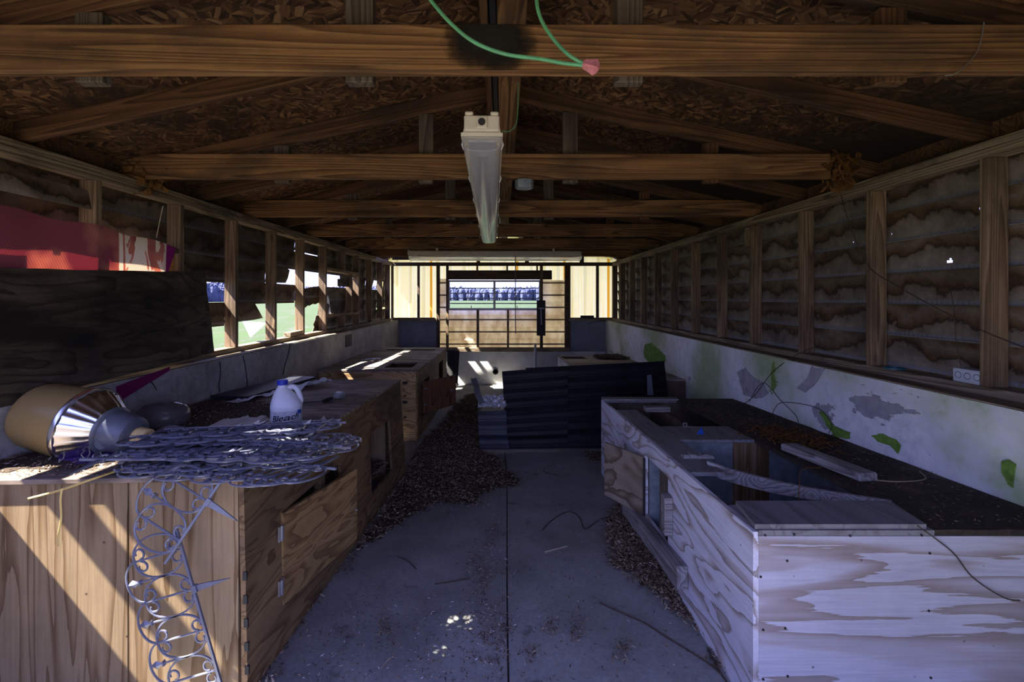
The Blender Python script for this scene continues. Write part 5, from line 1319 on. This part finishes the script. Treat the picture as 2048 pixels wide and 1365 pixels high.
cord('dead_vine', 'pale dry stem lying on the dirty cabinet top beyond the mossy plank', [Vector((1.58, 1.96, rt(1.96) + .012)), Vector((1.68, 1.93, rt(1.93) + .014)), Vector((1.82, 1.96, rt(1.96) + .014)), Vector((1.88, 2.05, rt(2.05) + .016))], .0022, M['pale_twig'], 'stem')
cord('dead_vine', 'thin vine looping over the grey back board in the right corner', [at(1175, 648, 8.55), at(1210, 642, 8.5), at(1235, 655, 8.2), at(1256, 690, 7.6), at(1256, 708, 7.4)], .005, M['twig'], 'vine')
t = thing('switch_box', 'grey plastic electrical box with round knockouts standing on the right wall plate', 'electrical box', (2.12, 2.04, hz(-.384)))
m = MB(); m.box((2.085, 1.975, hz(-.384)), (2.15, 2.108, hz(-.322))); bx = m.build('box', M['box_grey'], t, bev=.003)
for y in (2.0, 2.041, 2.082):
    m = MB(); m.tube([Vector((2.0845, y + .014 * math.cos(a), hz(-.352) + .014 * math.sin(a))) for a in frange(0, 2 * PI, 16)[:-1]], .0016, 4, close=True); m.build('knockout', M['housing'], bx, origin=t.location)
m = MB(); m.lathe([(.05, 0), (.05, .008), (.036, .009), (.034, .001)], Matrix.Translation((2.12, 2.46, hz(-.384))), 24); tag(m.build('teal_lid', M['teal']), 'dark teal plastic ring lying on the right wall plate', 'lid')
# bare patches and algae spots on the white wall (thin scabs of their own shape)
def scab(pts, mat, name, X=BX - .004):
    m = MB(); P = [onx(x, y, X) for x, y in pts]
    c = sum(P, Vector()) / len(P); out = []
    for i in range(len(P)):
        a, b = P[i], P[(i + 1) % len(P)]
        for k_ in range(4):
            q_ = a.lerp(b, k_ / 4); out.append(q_ + (q_ - c) * .16 * nz(q_.y * 30, q_.z * 30, 2.0))
    m.poly([Vector((X, q_.y, q_.z)) for q_ in out], (.003, 0, 0)); o = m.build(name, mat, wr); o['kind'] = 'structure'; return o
scab([(1636, 822), (1650, 828), (1668, 852), (1690, 862), (1702, 866), (1700, 879), (1672, 876), (1660, 862)], M['algae'], 'algae_patch')
scab([(1742, 872), (1765, 868), (1790, 880), (1800, 892), (1795, 908), (1780, 892), (1755, 884)], M['algae'], 'algae_patch')
scab([(2003, 925), (2018, 918), (2031, 930), (2028, 950), (2025, 976), (2016, 970), (2004, 948)], M['algae'], 'algae_patch')
scab([(1288, 690), (1302, 686), (1318, 700), (1330, 712), (1330, 724), (1295, 723), (1287, 712)], M['algae'], 'algae_patch')
scab([(1475, 745), (1490, 735), (1500, 750), (1530, 770), (1535, 785), (1520, 800), (1487, 790)], M['render_patch'], 'bare_patch')
scab([(1622, 735), (1650, 738), (1640, 752), (1630, 770), (1610, 785), (1592, 778), (1615, 755)], M['render_patch'], 'bare_patch')
# crack lines on the grey wall
for pts in ([(440, 725), (441, 745), (438, 770), (439, 785)], [(486, 712), (490, 730), (494, 760), (495, 778)], [(580, 690), (578, 705), (570, 730), (566, 750)], [(294, 760), (306, 768), (313, 780)]):
    m = MB(); m.tube([onx(x, y, -BX + .001) for x, y in pts], .0035, 4); o = m.build('crack', M['crack'], wl); o['kind'] = 'structure'
for x in (694, 700):
    m = MB(); m.box((-BX - .01, F * BX / (CX - x) - .05, hz(-.62)), (-BX + .008, F * BX / (CX - x) + .05, hz(-.47))); tag(m.build('wall_strap', M['panel_black']), 'rusty dark strap on the left block wall, %s of the pair' % ('nearer' if x == 694 else 'farther'), 'strap')

# ================================================================== MULCH, LITTER, TWIGS ON THE FLOOR
def floor_poly(P): return [(onfl(x, y).x, onfl(x, y).y) for x, y in P]
def chips(m, n, sampler, size, zf, rnd):
    for _ in range(n):
        s = sampler()
        if s is None: continue
        x, y = s; z = zf(x, y)
        a = rnd.uniform(0, 2 * PI); l = size * rnd.uniform(.6, 1.7); w = size * rnd.uniform(.18, .4); ti = rnd.uniform(-.5, .5)
        d = Vector((math.cos(a), math.sin(a), ti)) * l; q_ = Vector((-math.sin(a), math.cos(a), rnd.uniform(-.6, .6))) * w
        p = Vector((x, y, z + abs(ti) * l + .002)); h = Vector((0, 0, w * .8))
        m.add([p - d, p + q_, p + d, p - q_, p + h], [(0, 1, 4), (1, 2, 4), (2, 3, 4), (3, 0, 4), (3, 2, 1, 0)])
def mulch(name, label, P, hmax, n, seed, size=.011, base=None):
    base = base or fz
    rnd = random.Random(seed)
    xs = [p[0] for p in P]; ys = [p[1] for p in P]
    def inside(x, y): return inpoly(x + .05 * nz(x * 6, y * 6, seed) + .02 * nz(x * 25, y * 25, seed), y + .06 * nz(x * 6, y * 6, seed + 9), P)
    def hgt(x, y):
        d = sum(1 for k_ in range(8) if inside(x + .07 * math.cos(k_ * PI / 4), y + .07 * math.sin(k_ * PI / 4))) / 8
        return hmax * d * (.55 + .6 * nz(x * 4, y * 4, seed)) + .004 * nz(x * 22, y * 22)
    m = MB(); st = .035
    gx = frange(min(xs) - .05, max(xs) + .05, max(2, int((max(xs) - min(xs)) / st))); gy = frange(min(ys) - .05, max(ys) + .05, max(2, int((max(ys) - min(ys)) / st)))
    m.sheet(lambda x, y: (x, y, base(y) + max(.001, hgt(x, y))), gx, gy, lambda x, y: not all(inside(x + dx * .03, y + dy * .03) for dx, dy in ((1, 0), (-1, 0), (0, 1), (0, -1))), lambda x, y: (0, 0, -.004))
    bed = m.build(name, M['mound']); tag(bed, label, 'mulch', kind='stuff')
    def smp():
        for _ in range(30):
            x, y = rnd.uniform(min(xs) - .1, max(xs) + .1), rnd.uniform(min(ys) - .1, max(ys) + .1)
            if inside(x, y): return x + rnd.gauss(0, .018), y + rnd.gauss(0, .018)
        return None
    c = MB(); chips(c, n, smp, size, lambda x, y: base(y) + max(.001, hgt(x, y)), rnd)
    o = c.build('chips', M['chip'], bed); o['kind'] = 'stuff'
P1 = floor_poly([(800, 960), (826, 905), (845, 880), (880, 850), (905, 815), (935, 790), (958, 790), (968, 905), (1008, 920), (1008, 935), (1045, 960), (1035, 975), (985, 985), (950, 1012), (880, 1012), (830, 1030), (790, 1060), (730, 1105), (660, 1170), (600, 1260), (548, 1365), (520, 1420), (500, 1400), (600, 1230), (700, 1110), (770, 1015)])
mulch('mulch_pile', 'dark brown wood chip mulch spread along the foot of the left cabinets', P1, .035, 15000, 3)
P2 = floor_poly([(1218, 1025), (1240, 1010), (1290, 1045), (1330, 1110), (1395, 1215), (1440, 1285), (1470, 1345), (1455, 1350), (1395, 1262), (1330, 1205), (1280, 1170), (1228, 1138), (1212, 1080)])
mulch('mulch_pile', 'brown wood chip mulch heaped at the foot of the pale right cabinet', P2, .03, 5000, 5)
P3 = floor_poly([(1170, 905), (1203, 905), (1204, 925), (1180, 922)])
mulch('mulch_pile', 'small patch of wood chips between the black sheets and the pale cabinet', P3, .012, 500, 8)
P4 = [(-1.26, 3.02), (-0.925, 3.02), (-0.925, 3.58), (-1.26, 3.58)]
mulch('mulch_fill', 'wood chips heaped inside the far opening of the near left cabinet', P4, .05, 1800, 9, base=lambda y: fz(y) + .17)
P5 = [(1.42, 6.95), (1.93, 6.9), (1.93, 7.5), (1.5, 7.5)]
mulch('straw_litter', 'brown straw litter on the far right cabinet top', P5, .05, 700, 12, size=.02, base=lambda y: r2t(y))
# scattered bits
rnd = random.Random(21)
def fl_s():
    for _ in range(40):
        t_ = rnd.random()
        if t_ < .45:
            x, y = rnd.gauss(985, 26), rnd.uniform(1000, 1330)
            if nz(x * .02, y * .02, 3) < -.05: continue
        elif t_ < .8: x, y = rnd.uniform(560, 1010), rnd.uniform(1180, 1365) 
        else: x, y = rnd.uniform(960, 1420), rnd.uniform(930, 1365)
        p = onfl(x, y)
        if p.x < -.78 or p.x > .76: continue
        return p.x, p.y
    return None
m = MB(); chips(m, 1500, fl_s, .0065, lambda x, y: fz(y), rnd); tag(m.build('floor_litter', M['bits']), 'scattered brown crumbs and bark bits on the concrete floor', 'litter', kind='stuff')
m = MB(); rnd = random.Random(4)
cl = [(960, 1110), (975, 1085), (968, 1150), (1005, 1262), (970, 1275), (1160, 1240), (1150, 1270), (1060, 1310), (770, 1255), (985, 1060), (945, 1135), (1100, 1255), (1245, 1302), (960, 1180)]
def clus():
    x, y = rnd.choice(cl); p = onfl(x + rnd.gauss(0, 10), y + rnd.gauss(0, 12)); return p.x, p.y
chips(m, 900, clus, .0075, lambda x, y: fz(y), rnd); tag(m.build('litter_clumps', M['chip']), 'small clumps of bark along the floor joint', 'litter', kind='stuff')
def top_s():
    p = ont(rnd.uniform(0, 330), rnd.uniform(880, 968)); return (p.x, p.y) if p.y > c1e(p.x) + .01 and p.x > -1.95 else None
m = MB(); chips(m, 900, top_s, .006, lambda x, y: c1top(y), rnd); tag(m.build('cabinet_litter', M['bits']), 'purple and tan shreds scattered on the near left cabinet top', 'litter', kind='stuff')
mulch('cabinet_dirt_layer', 'dark dirt and leaf litter coating the near left cabinet top', [(-1.955, 1.56), (-1.72, 1.60), (-1.5, 1.66), (-1.32, 1.85), (-1.2, 2.2), (-1.25, 2.6), (-1.5, 2.95), (-1.955, 3.1)], .003, 1500, 31, size=.007, base=lambda y: c1top(y))
def top_s2():
    x, y = rnd.uniform(-1.95, -1.2), rnd.uniform(2.0, 3.2); return x, y
m = MB(); chips(m, 700, top_s2, .006, lambda x, y: c1top(y), rnd); tag(m.build('cabinet_dirt', M['chip']), 'dark crumbs over the middle of the near left cabinet top', 'litter', kind='stuff')
def top_s3(): return rnd.uniform(1.46, 1.94), rnd.uniform(1.55, 3.8)
m = MB(); chips(m, 900, top_s3, .006, lambda x, y: rt(y) + .003, rnd); tag(m.build('box_litter', M['chip']), 'bark and dirt crumbs on the dark top of the pale right cabinet', 'litter', kind='stuff')
m = MB()
def str_s(): return rnd.gauss(1.66, .08), rnd.gauss(2.62, .13)
chips(m, 500, str_s, .022, lambda x, y: rt(y) + .006, rnd); tag(m.build('pine_straw', M['rot']), 'orange pine straw clump on the dark top of the pale right cabinet', 'straw', kind='stuff')
def ftwig(label, pts, r, mat, name='twig', cat='twig', lift=.006):
    m = MB(); m.tube(spline([onfl(x, y) + Vector((0, 0, lift)) for x, y in pts], 6), r, 5); return tag(m.build(name, mat, smooth=True), label, cat)
ftwig('wiry dead twig bent in a hump across the floor joint toward the pale cabinet', [(1085, 1062), (1105, 1042), (1136, 1026), (1158, 1036), (1170, 1060), (1195, 1045), (1221, 1036), (1280, 1034)], .0035, M['twig'])
ftwig('long dead twig running to the right foreground beside the pale cabinet', [(1199, 1209), (1250, 1232), (1290, 1250), (1330, 1276), (1374, 1303), (1430, 1340), (1455, 1370)], .0035, M['twig'])
ftwig('short pale stick lying on the floor right of the joint', [(1089, 1107), (1112, 1101), (1134, 1095)], .004, M['pale_twig'])
ftwig('brown stick lying on the floor left of the joint', [(870, 1171), (905, 1166), (939, 1160)], .0035, M['twig'])
ftwig('curved dark twig on the left of the floor', [(794, 1116), (815, 1125), (832, 1141)], .003, M['twig'])
ftwig('pale straight straw on the left foreground floor', [(763, 1340), (775, 1325), (787, 1317)], .002, M['pale_twig'])
ftwig('hooked twig near the black sheets', [(1087, 940), (1090, 946), (1119, 953)], .003, M['twig'])
ftwig('thin dark twig half sunk along the foot of the pale cabinet', [(1415, 1300), (1430, 1330), (1440, 1350)], .004, M['twig'])
